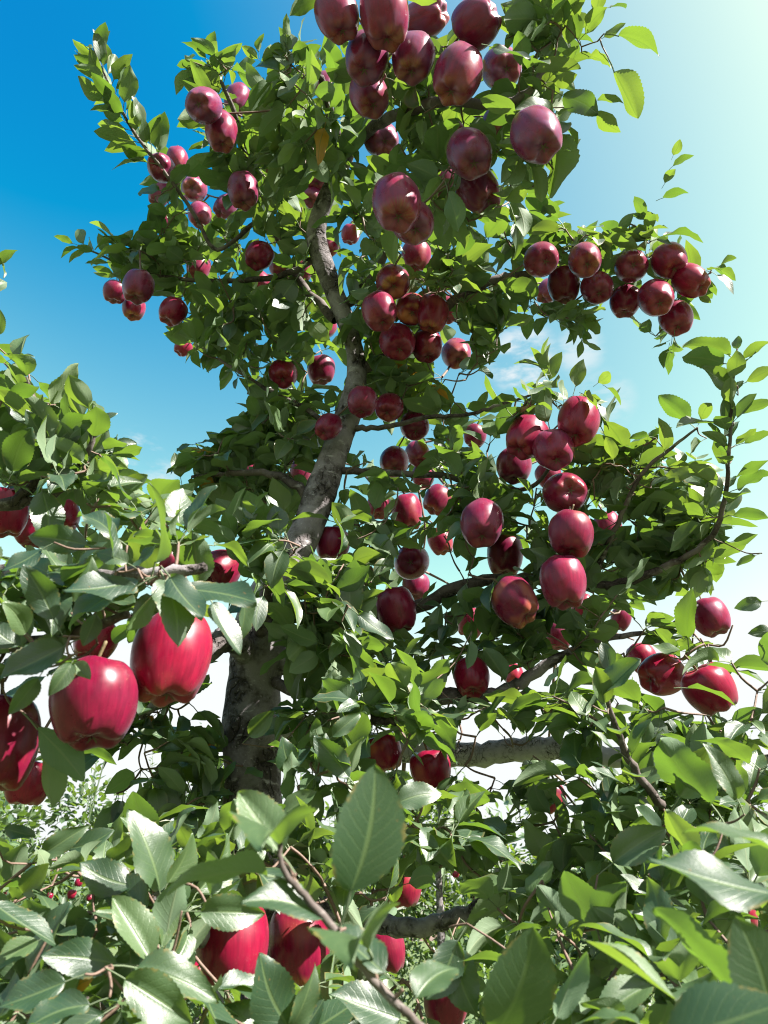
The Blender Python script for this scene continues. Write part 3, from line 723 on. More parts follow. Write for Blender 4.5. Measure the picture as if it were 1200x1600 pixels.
# single leaves that stand out: base column, row, depth, tip column, row, depth, roll (0 upper side to the viewer, 180 underside), shape
SINGLE = [
 # close twig in front
 ('main', 548, 1394, .405, 604, 1204, .405, 40, 26), ('main', 437, 1322, .465, 418, 1220, .395, 165, 9), ('main', 440, 1335, .468, 372, 1242, .50, 25, 5),
 ('main', 418, 1368, .456, 268, 1330, .44, 118, 2), ('main', 505, 1436, .45, 385, 1386, .44, 60, 7), ('main', 576, 1484, .436, 535, 1386, .37, 165, 9), ('main', 600, 1520, .44, 512, 1440, .47, 40, 4),
 ('main', 650, 1560, .44, 715, 1480, .47, 30, 1), ('main', 778, 1612, .46, 846, 1466, .45, 38, 26),
 # large blades at the lower right corner
 ('main', 1215, 1398, .40, 1008, 1346, .42, 62, 6), ('main', 1215, 1335, .43, 1085, 1256, .45, 70, 2), ('main', 1152, 1565, .41, 1022, 1415, .43, 100, 4), ('main', 1055, 1562, .44, 905, 1472, .46, 75, 8),
 ('main', 1040, 1625, .36, 1210, 1545, .34, 40, 26), ('main', 1205, 1590, .37, 1165, 1440, .37, 30, 26), ('main', 1000, 1600, .48, 900, 1560, .5, 80, 1), ('main', 870, 1590, .52, 930, 1500, .54, 165, 7),
 ('main', 1110, 1255, .76, 1034, 1148, .76, 160, 0), ('main', 1062, 1245, .78, 1112, 1162, .78, 10, 5), ('main', 1152, 1248, .72, 1115, 1165, .72, 25, 2), ('main', 958, 1348, .76, 1038, 1283, .76, 15, 9),
 ('main', 945, 1098, .91, 928, 1040, .91, 20, 5), ('main', 942, 1085, .91, 1000, 1028, .90, 60, 4), ('main', 1010, 1390, .8, 1000, 1470, .8, 170, 3), ('main', 860, 1400, .9, 900, 1480, .9, 175, 8),
 ('main', 715, 1470, .72, 664, 1562, .70, 18, 6), ('main', 712, 1480, .73, 748, 1590, .70, 15, 0), ('main', 800, 1405, 1.0, 730, 1455, 1.0, 170, 5), ('main', 730, 1445, 1.0, 770, 1480, 1.0, 165, 4),
 # spray at the lower left
 ('main', 206, 1384, .72, 124, 1348, .72, 12, 6), ('main', 250, 1392, .70, 238, 1262, .70, 48, 1), ('main', 314, 1424, .60, 414, 1424, .60, 5, 9), ('main', 182, 1506, .60, 64, 1494, .58, 25, 3),
 ('main', 235, 1500, .6, 172, 1404, .62, 30, 5), ('main', 196, 1530, .55, 304, 1592, .54, 8, 9), ('main', 212, 1512, .57, 342, 1524, .56, 40, 2), ('main', 102, 1534, .56, -4, 1574, .55, 20, 4),
 ('main', 140, 1570, .54, 30, 1612, .52, 30, 0), ('main', -8, 1414, .60, 98, 1456, .60, 55, 7), ('main', 452, 1606, .60, 404, 1488, .60, 14, 6), ('main', 455, 1606, .60, 500, 1528, .60, 30, 2),
 ('main', 626, 1592, .66, 514, 1552, .66, 20, 4), ('main', 8, 1294, .80, 56, 1306, .80, 10, 3), ('main', 66, 1336, .84, 126, 1290, .84, 15, 2), ('main', 106, 1326, .86, 172, 1294, .86, 20, 7),
 ('main', 36, 1396, .80, 80, 1346, .80, 10, 5), ('main', 262, 1380, .68, 300, 1300, .70, 40, 8), ('main', 270, 1400, .66, 250, 1480, .64, 30, 5), ('main', 330, 1400, .66, 340, 1330, .68, 160, 1),
 ('main', 146, 1528, .60, 100, 1556, .60, 20, 27), ('main', 330, 1560, .62, 345, 1520, .62, 60, 6), ('main', 60, 1470, .62, -10, 1520, .6, 30, 8), ('main', 520, 1150, .98, 560, 1110, .98, 15, 2),
 ('main', 460, 1210, .98, 440, 1150, .98, 20, 6), ('main', 545, 1215, .94, 490, 1150, .95, 10, 3), ('main', 390, 1150, 1.2, 430, 1110, 1.2, 8, 5), ('main', 620, 1255, .9, 690, 1230, .9, 20, 1),
 # neighbour tree, close spray above the huge apples
 ('left', 243, 880, .68, 284, 764, .67, 96, 2), ('left', 216, 906, .67, 96, 926, .63, 52, 6), ('left', 84, 968, .66, 36, 882, .66, 6, 3), ('left', 100, 1010, .66, -2, 1060, .63, 18, 4),
 ('left', 214, 916, .66, 104, 978, .63, 40, 0), ('left', 112, 1036, .64, 82, 1086, .62, 12, 9), ('left', 116, 1036, .65, 142, 1064, .64, 15, 5), ('left', 258, 908, .66, 288, 976, .61, 30, 1),
 ('left', 250, 918, .66, 194, 984, .62, 70, 8), ('left', 266, 902, .66, 318, 966, .62, 20, 3), ('left', 290, 920, .66, 402, 946, .64, 55, 6), 
 ('left', 332, 942, .68, 386, 1012, .66, 45, 7), ('left', 380, 930, .70, 392, 1018, .70, 60, 1), ('left', 136, 852, .72, 44, 838, .72, 16, 3),
 ('left', 66, 858, .70, 2, 894, .68, 50, 6), ('left', 178, 872, .70, 166, 800, .70, 60, 4), ('left', 58, 1138, .72, 132, 1222, .72, 172, 3), ('left', 70, 1168, .74, 76, 1266, .74, 168, 5),
 ('left', 40, 990, .68, 2, 940, .66, 10, 8), ('left', 150, 960, .67, 130, 1010, .66, 20, 4), ('left', 180, 840, .72, 120, 800, .74, 30, 0), ('left', 120, 940, .68, 150, 880, .67, 24, 9), ('left', 30, 1010, .68, -20, 970, .68, 20, 6),
 ('left', 200, 880, .7, 150, 850, .7, 30, 1), ('left', 60, 1060, .66, 20, 1120, .64, 15, 2),
 # neighbour tree against the blue
 ('left', 16, 562, 1.02, 47, 544, 1.02, 100, 2), ('left', 30, 608, 1.02, 24, 562, 1.0, 165, 9), ('left', 15, 622, 1.0, 61, 604, .98, 120, 3), ('left', 128, 652, 1.02, 96, 600, 1.02, 150, 5), ('left', 90, 690, 1.0, 146, 652, .98, 20, 6),
 ('left', 143, 688, 1.02, 146, 630, 1.02, 170, 4), ('left', 150, 662, 1.03, 180, 641, 1.03, 45, 7), ('left', 164, 702, 1.02, 198, 676, 1.0, 165, 1), ('left', -6, 400, 1.12, 21, 429, 1.12, 110, 2), ('left', -8, 522, 1.1, 8, 484, 1.1, 160, 9),
 ('left', 68, 690, 1.0, 40, 640, .98, 20, 3), ('left', 150, 770, .96, 148, 714, .96, 10, 5), ('left', 190, 760, .98, 232, 742, .98, 20, 8), ('left', 120, 740, .98, 78, 772, .94, 15, 0), ('left', 66, 768, .96, 72, 850, .94, 8, 6),
 # tall shoot against the pale sky at the right
 ('main', 1140, 556, 1.33, 1069, 512, 1.31, 150, 2), ('main', 1131, 568, 1.33, 1066, 560, 1.31, 160, 6), ('main', 1162, 562, 1.33, 1199, 526, 1.31, 172, 9), ('main', 1143, 608, 1.33, 1108, 574, 1.30, 20, 9), ('main', 1166, 597, 1.33, 1212, 574, 1.31, 165, 3),
 ('main', 1160, 646, 1.34, 1210, 630, 1.32, 160, 5), ('main', 1163, 692, 1.34, 1212, 676, 1.32, 165, 4), ('main', 1152, 764, 1.36, 1212, 740, 1.34, 160, 0), ('main', 1132, 666, 1.34, 1133, 614, 1.33, 30, 5), ('main', 1126, 662, 1.34, 1056, 652, 1.31, 100, 7),
 ('main', 1135, 706, 1.35, 1108, 660, 1.34, 165, 3), ('main', 1104, 794, 1.36, 1126, 734, 1.35, 12, 2), ('main', 1076, 660, 1.38, 1029, 617, 1.38, 170, 4), ('main', 1038, 703, 1.40, 1042, 650, 1.39, 172, 9), ('main', 1095, 690, 1.38, 1064, 708, 1.36, 165, 1),
 ('main', 1030, 762, 1.42, 1074, 760, 1.41, 168, 8), ('main', 1040, 744, 1.42, 1098, 734, 1.38, 15, 3), ('main', 1145, 846, 1.38, 1185, 836, 1.36, 165, 6), ('main', 1146, 806, 1.38, 1202, 812, 1.36, 160, 5), ('main', 1014, 682, 1.42, 980, 676, 1.42, 165, 2), ('main', 958, 718, 1.44, 947, 682, 1.43, 160, 4),
 ('main', 1180, 868, 1.3, 1145, 880, 1.3, 165, 7), ('main', 1190, 940, 1.1, 1150, 945, 1.1, 20, 1), ('main', 1210, 985, 1.1, 1168, 990, 1.1, 15, 3),
 # top right against the pale sky
 ('main', 966, 56, 1.24, 1041, 68, 1.22, 168, 9), ('main', 960, 112, 1.25, 992, 186, 1.23, 165, 5), ('main', 934, 156, 1.27, 976, 150, 1.26, 165, 2), ('main', 930, 174, 1.27, 969, 208, 1.26, 160, 6), ('main', 920, 88, 1.28, 957, 106, 1.26, 150, 0),
 ('main', 944, 58, 1.26, 978, 36, 1.25, 30, 3), ('main', 800, 48, 1.32, 828, 6, 1.31, 165, 4), ('main', 905, 60, 1.28, 893, 16, 1.28, 170, 8), ('main', 866, 214, 1.28, 902, 320, 1.24, 168, 1), ('main', 832, 260, 1.28, 843, 316, 1.27, 170, 5), ('main', 810, 250, 1.28, 790, 314, 1.26, 170, 9),
 ('main', 770, 74, 1.2, 830, 92, 1.18, 60, 3), ('main', 805, 190, 1.17, 765, 232, 1.15, 40, 5), ('main', 700, 300, 1.3, 716, 362, 1.28, 170, 3), ('main', 880, 150, 1.28, 935, 180, 1.26, 20, 6),
 ('main', 872, 880, 1.27, 832, 858, 1.26, 8, 9), ('main', 735, 1000, 1.35, 728, 1045, 1.33, 170, 5), ('main', 540, 985, 1.2, 560, 1030, 1.18, 45, 6), ('main', 560, 960, 1.2, 615, 1000, 1.18, 25, 3), ('main', 1075, 1075, 1.05, 1150, 1076, 1.04, 100, 2),
]
for (key, bx, by, bd, tx, ty, td, roll, k) in SINGLE:
    B, T = at(bx, by, bd), at(tx, ty, td); d = T - B; L = np.linalg.norm(d); dn = d / L
    view = nrm(CAM - (B + T) / 2); z = nrm(view - dn * (view @ dn)); x = np.cross(dn, z)
    if roll >= 145 and bd > .5: roll = 138
    a = math.radians(roll)
    if x @ SUN < 0: a = -a
    z2 = z * math.cos(a) + x * math.sin(a)
    add_leaf(key, B, frame(dn, z2), L, True, k, True)
    TREES[key]['ends'].append(B - dn * L * .30)

# leafy shoots: rows of column, row, depth; leaves alternate along them
def shoot(key, pts, step=.020, L=(.045, .066), start=.15, keep=2, spread=.9, flip=0.0):
    P = spline([at(*q) for q in pts], 8); cum = np.r_[0, np.cumsum(np.linalg.norm(np.diff(P, axis=0), axis=1))]
    s = cum[-1] * start; a = RNG.uniform(0, 6)
    while s < cum[-1]:
        p = np.array([np.interp(s, cum, P[:, c]) for c in range(3)]); q = np.array([np.interp(min(s + .01, cum[-1]), cum, P[:, c]) for c in range(3)])
        tg = nrm(q - p) if s + .012 < cum[-1] else nrm(P[-1] - P[-2]); f = s / cum[-1]
        e1 = nrm(np.cross(tg, [.2, .3, .9])); e2 = np.cross(tg, e1); out = e1 * math.cos(a) + e2 * math.sin(a)
        d = nrm(tg * (.55 + .6 * f) + out * spread + RNG.normal(0, .12, 3)); ln = RNG.uniform(*L) * (1.0 - .3 * f * f)
        add_leaf(key, p + d * ln * .3, frame(d, (tg * .9 + np.array([0, 0, .7]) + RNG.normal(0, .25, 3)) * (-1 if RNG.random() < flip else 1)), ln, keep)
        a += 2.4 + RNG.normal(0, .35); s += step * RNG.uniform(.45, 1.55)
shoot('main', [(330, 390, 2.08), (262, 275, 2.06), (215, 215, 2.02), (178, 150, 1.98), (146, 75, 1.96)], .0080, (.070, .110), .20, flip=.6)
shoot('main', [(360, 440, 2.08), (280, 435, 2.12), (215, 425, 2.12), (160, 400, 2.1), (122, 383, 2.1)], .013, (.06, .085), flip=.35)
shoot('main', [(1125, 824, 1.38), (1141, 700, 1.34), (1143, 620, 1.33), (1152, 545, 1.32)], .013, (.042, .070), .05)
shoot('main', [(362, 165, 1.92), (335, 110, 1.88), (328, 92, 1.87)], .009, (.07, .095), .3)
shoot('main', [(850, 130, 1.33), (885, 90, 1.30), (915, 50, 1.28), (950, 8, 1.27), (965, -20, 1.27)], .020, (.045, .06))
shoot('main', [(1000, 400, 1.80), (1016, 335, 1.80), (1038, 285, 1.79), (1052, 240, 1.78)], .016, (.05, .065))
shoot('main', [(1060, 432, 1.80), (1090, 425, 1.80), (1125, 418, 1.79)], .012, (.055, .07), .2)
shoot('main', [(505, 130, 1.64), (475, 85, 1.6), (440, 62, 1.58)], .015, (.055, .07))
shoot('main', [(460, 170, 1.7), (425, 120, 1.7), (405, 90, 1.7)], .016, (.05, .07))
shoot('main', [(850, 610, 1.50), (862, 590, 1.46), (850, 575, 1.44)], .008, (.055, .075), .1)
shoot('main', [(890, 620, 1.42), (925, 605, 1.40), (945, 600, 1.4)], .012, (.05, .07), .1)
shoot('main', [(800, 400, 1.82), (830, 350, 1.80), (850, 335, 1.8)], .012, (.05, .065))
shoot('main', [(1060, 500, 1.8), (1048, 530, 1.79), (1044, 552, 1.78)], .014, (.05, .06), .1)
shoot('main', [(890, 450, 1.81), (905, 500, 1.79), (912, 530, 1.78)], .013, (.05, .065), .2)
shoot('main', [(960, 1330, 1.05), (985, 1220, .94), (962, 1130, .92), (945, 1080, .92)], .022, (.05, .07), .05)
shoot('main', [(400, 890, 1.24), (405, 840, 1.20), (395, 800, 1.18)], .012, (.045, .06), .1)
shoot('main', [(1060, 690, 1.39), (1085, 668, 1.38), (1110, 655, 1.37)], .018, (.04, .055), .1)
shoot('left', [(62, 740, 1.04), (66, 660, 1.02), (40, 590, 1.02), (22, 560, 1.02)], .020, (.055, .075))
shoot('left', [(90, 770, 1.04), (140, 700, 1.02), (148, 640, 1.02)], .018, (.055, .08))
shoot('left', [(-60, 520, 1.14), (-20, 450, 1.12), (-8, 420, 1.12)], .025, (.05, .06), .5)

# leafy volumes: centre column, row, depth, half width and half height at that depth, number of spurs
CLUMPS = [
 (485, 150, 1.64, 60, 90, 16), (520, 220, 1.72, 40, 50, 7), (640, 120, 1.45, 90, 90, 14), (850, 90, 1.36, 50, 85, 12), (815, 175, 1.34, 55, 55, 9), (885, 40, 1.32, 45, 45, 6), (740, 300, 1.42, 90, 50, 14), (845, 245, 1.32, 38, 55, 6), (690, 230, 1.45, 90, 50, 10),
 (700, 405, 1.76, 70, 60, 13), (755, 480, 1.80, 48, 55, 10), (720, 440, 1.8, 60, 50, 8), (800, 365, 1.85, 52, 34, 8), (890, 375, 1.82, 80, 30, 13), (1000, 375, 1.82, 50, 45, 9), (1080, 420, 1.82, 40, 45, 7), (890, 480, 1.84, 65, 30, 8), (825, 460, 1.84, 40, 30, 4), (1040, 515, 1.82, 25, 25, 3),
 (430, 330, 2.02, 85, 75, 20), (375, 230, 2.02, 45, 90, 13), (330, 120, 1.9, 45, 35, 6), (300, 390, 2.12, 90, 60, 18), (400, 500, 2.02, 110, 85, 32), (340, 515, 2.12, 80, 55, 14), (480, 420, 1.98, 45, 80, 11), (235, 415, 2.14, 70, 40, 12), (280, 310, 2.1, 40, 60, 8), (440, 180, 1.85, 40, 70, 9), (470, 270, 1.85, 50, 60, 9),
 (600, 340, 1.68, 50, 70, 9), (590, 440, 1.84, 45, 70, 9), (660, 420, 1.72, 55, 55, 9), (640, 600, 1.92, 90, 50, 13), (710, 625, 1.82, 90, 45, 12), (620, 530, 1.86, 60, 50, 7), (740, 560, 1.85, 45, 45, 6),
 (440, 620, 1.95, 85, 60, 17), (380, 700, 1.92, 105, 65, 24), (325, 770, 1.92, 70, 45, 11), (430, 770, 1.85, 60, 55, 10), (470, 690, 1.86, 45, 45, 6),
 (600, 760, 1.70, 70, 65, 13), (680, 715, 1.72, 75, 60, 12), (570, 850, 1.58, 65, 65, 12), (690, 850, 1.56, 75, 85, 16), (790, 790, 1.52, 85, 110, 20), (930, 790, 1.54, 75, 105, 14), (850, 630, 1.48, 65, 40, 9), (960, 715, 1.52, 60, 55, 11), (1050, 775, 1.52, 85, 75, 12), (1010, 860, 1.50, 110, 65, 13), (1085, 830, 1.45, 50, 55, 8), (900, 880, 1.5, 80, 70, 12), (750, 780, 1.6, 60, 60, 8),
 (515, 915, 1.36, 70, 65, 15), (420, 865, 1.24, 62, 55, 14), (545, 1000, 1.36, 80, 55, 15), (480, 960, 1.4, 50, 50, 7), (650, 1010, 1.52, 90, 65, 12), (760, 1000, 1.50, 90, 70, 12), (860, 990, 1.48, 90, 80, 12), (950, 985, 1.42, 70, 70, 12), (1090, 1010, 1.30, 80, 75, 13), (920, 1090, 1.22, 100, 65, 13), (1090, 1140, 1.10, 110, 75, 14), (1170, 1090, 1.1, 50, 80, 8),
 (600, 1115, 1.12, 95, 60, 16), (780, 1115, 1.38, 110, 50, 14), (700, 1120, 1.3, 70, 60, 8), (480, 1110, 1.36, 60, 60, 9), (240, 1140, 1.42, 90, 80, 17), (320, 1220, 1.42, 95, 70, 16), (170, 1190, 1.4, 60, 60, 8), (540, 1190, 1.05, 90, 50, 12), (800, 1250, 1.22, 130, 75, 15), (690, 1270, 1.1, 70, 60, 9), (990, 1270, 1.04, 130, 75, 15), (1150, 1260, .95, 70, 80, 10),
 (740, 1370, 1.22, 90, 65, 11), (900, 1390, 1.05, 110, 70, 11), (1080, 1360, .86, 100, 80, 9), (850, 1490, .84, 100, 80, 7), (1040, 1490, .74, 110, 70, 8), (1150, 1420, .7, 60, 70, 6), (950, 1570, .66, 120, 50, 8), (1120, 1560, .6, 80, 50, 5), (600, 1330, 1.0, 60, 60, 8), (590, 1520, .95, 70, 70, 8), (700, 1560, .9, 60, 50, 5),
 (130, 1440, .78, 130, 70, 15), (330, 1400, .78, 110, 80, 13), (100, 1530, .66, 130, 60, 10), (270, 1530, .66, 110, 60, 9), (420, 1570, .72, 100, 45, 7), (440, 1340, .9, 70, 60, 9), (200, 1340, 1.0, 90, 40, 6), (520, 1420, .9, 60, 60, 6), (40, 1380, .9, 60, 40, 5),
]
CLUMPS_LEFT = [
 (55, 700, 1.06, 65, 85, 9), (150, 730, 1.04, 60, 55, 7), (50, 790, 1.04, 70, 50, 7), (140, 820, .92, 100, 50, 8), (220, 790, 1.0, 40, 45, 4), (60, 910, .78, 90, 60, 7), (160, 930, .78, 90, 55, 7), (300, 880, .80, 80, 50, 8), (40, 1010, .76, 70, 50, 4), (170, 990, .82, 60, 40, 4), (20, 620, 1.08, 40, 60, 3), (50, 1230, .9, 60, 40, 2), (350, 930, .82, 50, 50, 4),
]
def poly(*p): return np.array(p, float)
SKY = [
 poly((0, 0), (478, 0), (440, 48), (428, 100), (395, 84), (398, 140), (380, 130), (384, 100), (330, 70), (284, 82), (272, 122), (288, 180), (296, 222), (270, 222), (232, 240), (222, 300), (240, 345), (214, 378), (165, 360), (112, 378), (138, 432), (162, 476), (240, 512), (266, 552), (322, 578), (332, 604), (372, 622), (386, 640), (350, 662), (300, 690), (272, 728), (262, 772), (238, 752), (232, 738), (196, 690), (170, 640), (100, 604), (47, 580), (20, 540), (0, 470)),
 poly((1200, 0), (905, 0), (900, 30), (908, 110), (900, 200), (886, 262), (850, 290), (830, 306), (800, 322), (770, 340), (720, 365), (745, 378), (780, 350), (800, 330), (850, 330), (900, 345), (960, 340), (985, 330), (1030, 345), (1080, 372), (1110, 395), (1130, 420), (1112, 462), (1088, 512), (1058, 556), (1030, 542), (990, 502), (930, 504), (912, 538), (880, 528), (845, 500), (805, 492), (792, 545), (770, 555), (752, 600), (762, 632), (800, 602), (840, 575), (900, 588), (952, 600), (962, 650), (972, 690), (1000, 682), (1040, 650), (1085, 690), (1118, 720), (1130, 770), (1150, 850), (1125, 890), (1150, 960), (1170, 1060), (1200, 1060)),
 poly((30, 1250), (70, 1215), (130, 1215), (205, 1165), (215, 1185), (170, 1250), (180, 1300), (130, 1330), (40, 1320)),
]
# small windows of sky between the branches: column, row, half size
GAPS = [(700, 880, 26), (735, 900, 18), (668, 860, 14), (592, 688, 16), (600, 700, 12), (725, 600, 22), (690, 588, 12), (765, 690, 12), (700, 745, 8), (840, 1055, 20), (795, 1150, 22), (735, 1140, 16), (990, 985, 14), (965, 1010, 12), (1165, 1080, 20), (690, 1275, 16), (775, 1265, 16), (905, 1230, 12), (1080, 1100, 12), (970, 1090, 14), (280, 1110, 14), (300, 1100, 10),
        (230, 1195, 18), (360, 1125, 8), (1155, 1010, 18), (1170, 970, 20), (740, 1215, 10), (655, 1240, 10), (1010, 1080, 10), (890, 1055, 12), (650, 1420, 26), (700, 1395, 20), (660, 1515, 34), (650, 1560, 24), (640, 1460, 14), (895, 1470, 22), (925, 1480, 18), (870, 1500, 14), (100, 1390, 26), (140, 1400, 16)]
# stretches of bark that stay in view: column, row, half width, distance
BARK = [(395, 1080, 34, 1.5), (392, 1130, 40, 1.5), (390, 1180, 40, 1.47), (390, 1215, 36, 1.45), (465, 850, 26, 1.66), (482, 820, 30, 1.68), (496, 785, 30, 1.72), (510, 750, 30, 1.74), (522, 715, 30, 1.77), (536, 680, 24, 1.8), (552, 600, 16, 1.84), (552, 560, 16, 1.86), (546, 520, 17, 1.88), (532, 480, 17, 1.88), (518, 445, 17, 1.9), (503, 408, 18, 1.9), (494, 370, 18, 1.9), (500, 335, 17, 1.88),
        (390, 1030, 30, 1.48), (355, 1010, 22, 1.36), (750, 1176, 22, 1.6), (780, 1174, 22, 1.6), (810, 1172, 22, 1.6), (840, 1170, 22, 1.6), (865, 1168, 20, 1.6), (780, 434, 12, 1.8), (700, 1085, 14, 1.46), (665, 945, 13, 1.5), (700, 930, 13, 1.5), (425, 355, 10, 2.0), (440, 390, 10, 2.0), (650, 168, 12, 1.4), (690, 158, 12, 1.32), (700, 1438, 13, 1.2), (760, 1412, 13, 1.2), (665, 650, 9, 1.7), (1141, 720, 7, 1.3), (1143, 660, 7, 1.3)]
def in_poly(P, x, y):
    x0, y0 = P[:, 0], P[:, 1]; x1, y1 = np.roll(x0, -1), np.roll(y0, -1)
    c = ((y0 > y) != (y1 > y)) & (x < (x1 - x0) * (y - y0) / (y1 - y0 + 1e-9) + x0)
    return bool(c.sum() % 2)

AP = np.array([(a[0], a[1], a[2], a[3], a[4], a[7]) for a in APINFO]); APP = np.array([a[5] for a in APINFO]); APS = np.array([a[6] for a in APINFO])
BK = np.array(BARK); GP = np.array(GAPS)
LIT = np.array([a[5] for a in APINFO if a[7]])
LITL = np.array([l[1] + l[2][:, 1] * l[3] * .55 for l in TREES['main']['leaves'] + TREES['left']['leaves'] if l[5] and (CAM - l[1]) @ l[2][:, 2] > -.1])
def shades(p):
    for P, rad, pr in ((LIT, .042, .88), (LITL, .030, .60)):
        w = p - P; t = w @ SUN; q = np.linalg.norm(w - t[:, None] * SUN, axis=1)
        if ((t > .03) & (q < rad)).any() and RNG.random() < pr: return True
    return False
def leaf_ok(pos, R, s, keep):
    tips = np.array([pos + R[:, 1] * s * q for q in (.12, .5, .95)] + [pos + R[:, 1] * s * q + R[:, 0] * s * w for q, w in ((.5, .25), (.5, -.25), (.3, .2), (.3, -.2), (.75, .16), (.75, -.16))])
    for q in tips:                                    # no leaf passes through an apple
        if (np.linalg.norm(APP - q, axis=1) < .041 * APS).any(): return False
    if keep is True: return True
    if shades(tips[1]): return False
    x, y, d = project(tips)
    if d.min() < .25: return False
    if d.mean() < .5: return False
    for i in range(9):
        hit = (np.hypot(AP[:, 0] - x[i], AP[:, 1] - y[i]) < AP[:, 2] * (.98 - .0 * AP[:, 4])) & (d[i] < AP[:, 3] + .01)
        if hit.any():
            if (AP[hit, 4] == 0).any():
                if RNG.random() < .75: return False
            elif RNG.random() < .22: return False
        if ((np.hypot(BK[:, 0] - x[i], BK[:, 1] - y[i]) < BK[:, 2]) & (d[i] < BK[:, 3])).any() and RNG.random() < (.32 if x[i] < 600 else .8): return False
        if (np.hypot(GP[:, 0] - x[i], GP[:, 1] - y[i]) < GP[:, 2]).any() and RNG.random() < .85: return False
    if keep == 2: return True
    for k in (0, 2):
        for P in SKY:
            if in_poly(P, x[k], y[k]) and RNG.random() < (.97 if k == 0 else .8): return False
    return True

def sample_clump(cx, cy, d, rx, ry, n):
    c = at(cx, cy, d); sx, sy = rx / FPX * d, ry / FPX * d; sz = max(.10, .8 * (sx + sy) / 2); out = []
    for _ in range(n * 12):
        q = RNG.uniform(-1, 1, 3)
        if q @ q > 1: continue
        p = c + RIGHT * q[0] * sx + UP * q[1] * sy + FWD * q[2] * sz
        if out and min(np.linalg.norm(p - o) for o in out) < .030: continue
        if (np.linalg.norm(APP - p, axis=1) < .045).any(): continue
        x, y, dd = project(p)
        if any(in_poly(P, x[0], y[0]) for P in SKY): continue
        out.append(p)
        if len(out) >= n: break
    return out

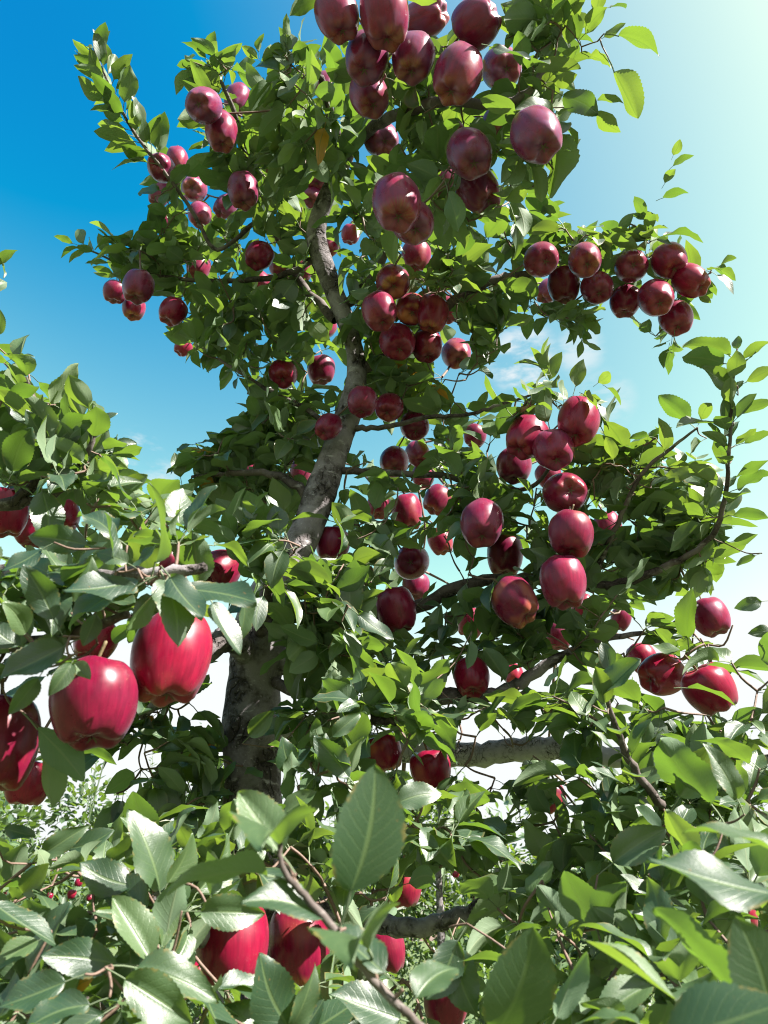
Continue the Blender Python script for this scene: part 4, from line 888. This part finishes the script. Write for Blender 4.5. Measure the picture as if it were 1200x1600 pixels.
DENS = 1.02
def grow(key, clumps):
    T = TREES[key]; targets = []                       # (position, leafy)
    for c in clumps: targets += [(p, 1) for p in sample_clump(*c[:5], max(1, int(round(c[5] * DENS))))]
    targets += [(p, 2) for p in T['apples']] + [(p, 0) for p in T['ends']]
    pos = np.array([t[0] for t in targets]); kind = [t[1] for t in targets]
    S = T['skel'].copy(); best = np.full(len(pos), 1e9); arg = np.zeros((len(pos), 3)); own = np.full(len(pos), -1); par = {}
    def upd(pts, who=-1):
        for q in pts:
            d = np.linalg.norm(pos - q, axis=1); m = d < best; best[m] = d[m]; arg[m] = q; own[m] = who
    upd(S); done = np.zeros(len(pos), bool); TW = {}
    for _ in range(len(pos)):
        i = int(np.argmin(np.where(done, 1e9, best))); done[i] = True
        a, b_, ln = arg[i].copy(), pos[i], best[i]
        if ln < .003: continue
        if kind[i] < 2:                               # a twig that would lie across an apple is not grown
            x, y, d = project(np.array([a * (1 - q) + b_ * q for q in (.1, .3, .5, .7, .9, 1)]))
            if ((np.hypot(AP[:, :1] - x, AP[:, 1:2] - y) < AP[:, 2:3] * .97) & (d < AP[:, 3:4]) & (AP[:, 4:5] == 0)).any(): continue
        midp = (a + b_) / 2 + RNG.normal(0, .07 * ln, 3) + np.array([0, 0, -.05 * ln])
        P = spline([a, midp, b_], 3); r0 = min(.0016 + .010 * ln, .0045) if kind[i] else .0013
        v, f, uv = tube(P, np.linspace(r0, r0 * .5 + .0004, len(P)), 5, .12, i); TW[i] = (v, f, uv); par[i] = int(own[i])
        upd(P[2:], i)
        tg = nrm(b_ - midp)
        if kind[i]:
            ax = nrm(tg * .8 + np.array([0, 0, .55]) + RNG.normal(0, .25, 3)); nl = int(RNG.integers(5, 9)) if kind[i] == 1 else int(RNG.integers(3, 6))
            e1 = nrm(np.cross(ax, [.21, .37, .8])); e2 = np.cross(ax, e1); a0 = RNG.uniform(0, 6.28)
            for k in range(nl):
                an = a0 + k * 2.4 + RNG.normal(0, .3); th = RNG.uniform(.45, 1.75)
                d = nrm(ax * math.cos(th) + (e1 * math.cos(an) + e2 * math.sin(an)) * math.sin(th) + np.array([0, 0, -.12])); s = RNG.uniform(.042, .080) * (1 + .26 * max(0, (b_ - CAM) @ FWD - 1.0)) * (.84 if (b_ - CAM) @ FWD < 1.0 else 1)
                if k == 0: s *= .7
                up = ax * .7 + np.array([0, 0, .8]) + RNG.normal(0, .38, 3)
                add_leaf(key, b_ - tg * RNG.uniform(0, .006) + d * s * .3, frame(d, up), s, k=(NP - 1 if RNG.random() < .004 and (b_ - CAM) @ FWD > 1.3 else None), twig=i)
            if kind[i] == 1 and ln > .05:              # leaves along the twig
                for q in RNG.uniform(.35, .9, int(RNG.integers(1, 4))):
                    p = P[int(q * (len(P) - 1))]; d = nrm(tg * .6 + RNG.normal(0, .7, 3)); s = RNG.uniform(.045, .075)
                    add_leaf(key, p + d * s * .3, frame(d, np.array([0, 0, 1.]) + RNG.normal(0, .4, 3)), s, twig=i)
    kept = [l for l in T['leaves'] if leaf_ok(l[1], l[2], l[3], l[4])]
    live = set(i for i in TW if kind[i] != 1) | set(l[6] for l in kept)        # bare dead ends fall off
    for i in list(live):
        while par.get(i, -1) >= 0 and par[i] not in live: i = par[i]; live.add(i)
    TV, TF, TU = [], [], []; off = 0
    for i in TW:
        if i in live: v, f, uv = TW[i]; TV.append(v); TF.append(f + off); TU.append(uv); off += len(v)
    tw = link('twigs', mesh_np('twigs', np.vstack(TV), np.vstack(TF), np.vstack(TU)), T['root'], M_TWIG); tw['kind'] = 'stuff'
    # the 300 leaves that show largest are parts of their own, the rest one part
    V, F, UV, TT = merge_leaves([l[:4] for l in kept]); return kept, (V, F, UV, TT)
KEPT = {}; BV = []; BF = []; off = 0
for key, cl_ in (('main', CLUMPS), ('left', CLUMPS_LEFT)):
    KEPT[key], (V, F, UV, TT) = grow(key, cl_); BV.append(V); BF.append(F + off); off += len(V)
bvh = BVHTree.FromPolygons(np.vstack(BV).tolist(), np.vstack(BF).tolist())
for key in ('main', 'left'):
    score = []
    for l in KEPT[key]:
        k, p, R, s, keep, hi, _ = l; vis = 0
        for (a, b_) in ((.5, 0), (.3, .12), (.3, -.12), (.75, .05), (.75, -.05)):
            q = p + R[:, 1] * s * a + R[:, 0] * s * b_; x, y, d = project(q)
            if not (0 < x[0] < 1200 and 0 < y[0] < 1600): continue
            v_ = q - CAM; D = np.linalg.norm(v_); h = bvh.ray_cast(Vector(CAM), Vector(v_ / D), D - .02)
            if h[0] is None: vis += 1
        face = abs(R[:, 2] @ nrm(p - CAM)) * .8 + .2
        score.append(((vis + .02) * (s / ((p - CAM) @ FWD)) ** 2 * face))
    order = np.argsort(-np.array(score)); root = TREES[key]['root']; big = set(order[:300].tolist())
    inv = Matrix.Translation(-Vector(root.location))
    for i in order[:300]:
        k, p, R, s, keep, hi, _ = KEPT[key][i]
        o = bpy.data.objects.new('leaf', (ME_HI if hi or s / ((p - CAM) @ FWD) > .06 else ME_LO)[k]); COL.objects.link(o); o.parent = root
        Mx = Matrix((R * s).tolist()).to_4x4(); Mx.translation = Vector(p) - root.location; o.matrix_basis = Mx
    rest = [KEPT[key][i][:4] for i in range(len(KEPT[key])) if i not in big]
    V, F, UV, TT = merge_leaves(rest)
    o = link('foliage', mesh_np('foliage', V, F, UV, TT), root, M_LEAF); o['kind'] = 'stuff'
    print(key, 'leaves', len(KEPT[key]), 'of', len(TREES[key]['leaves']))
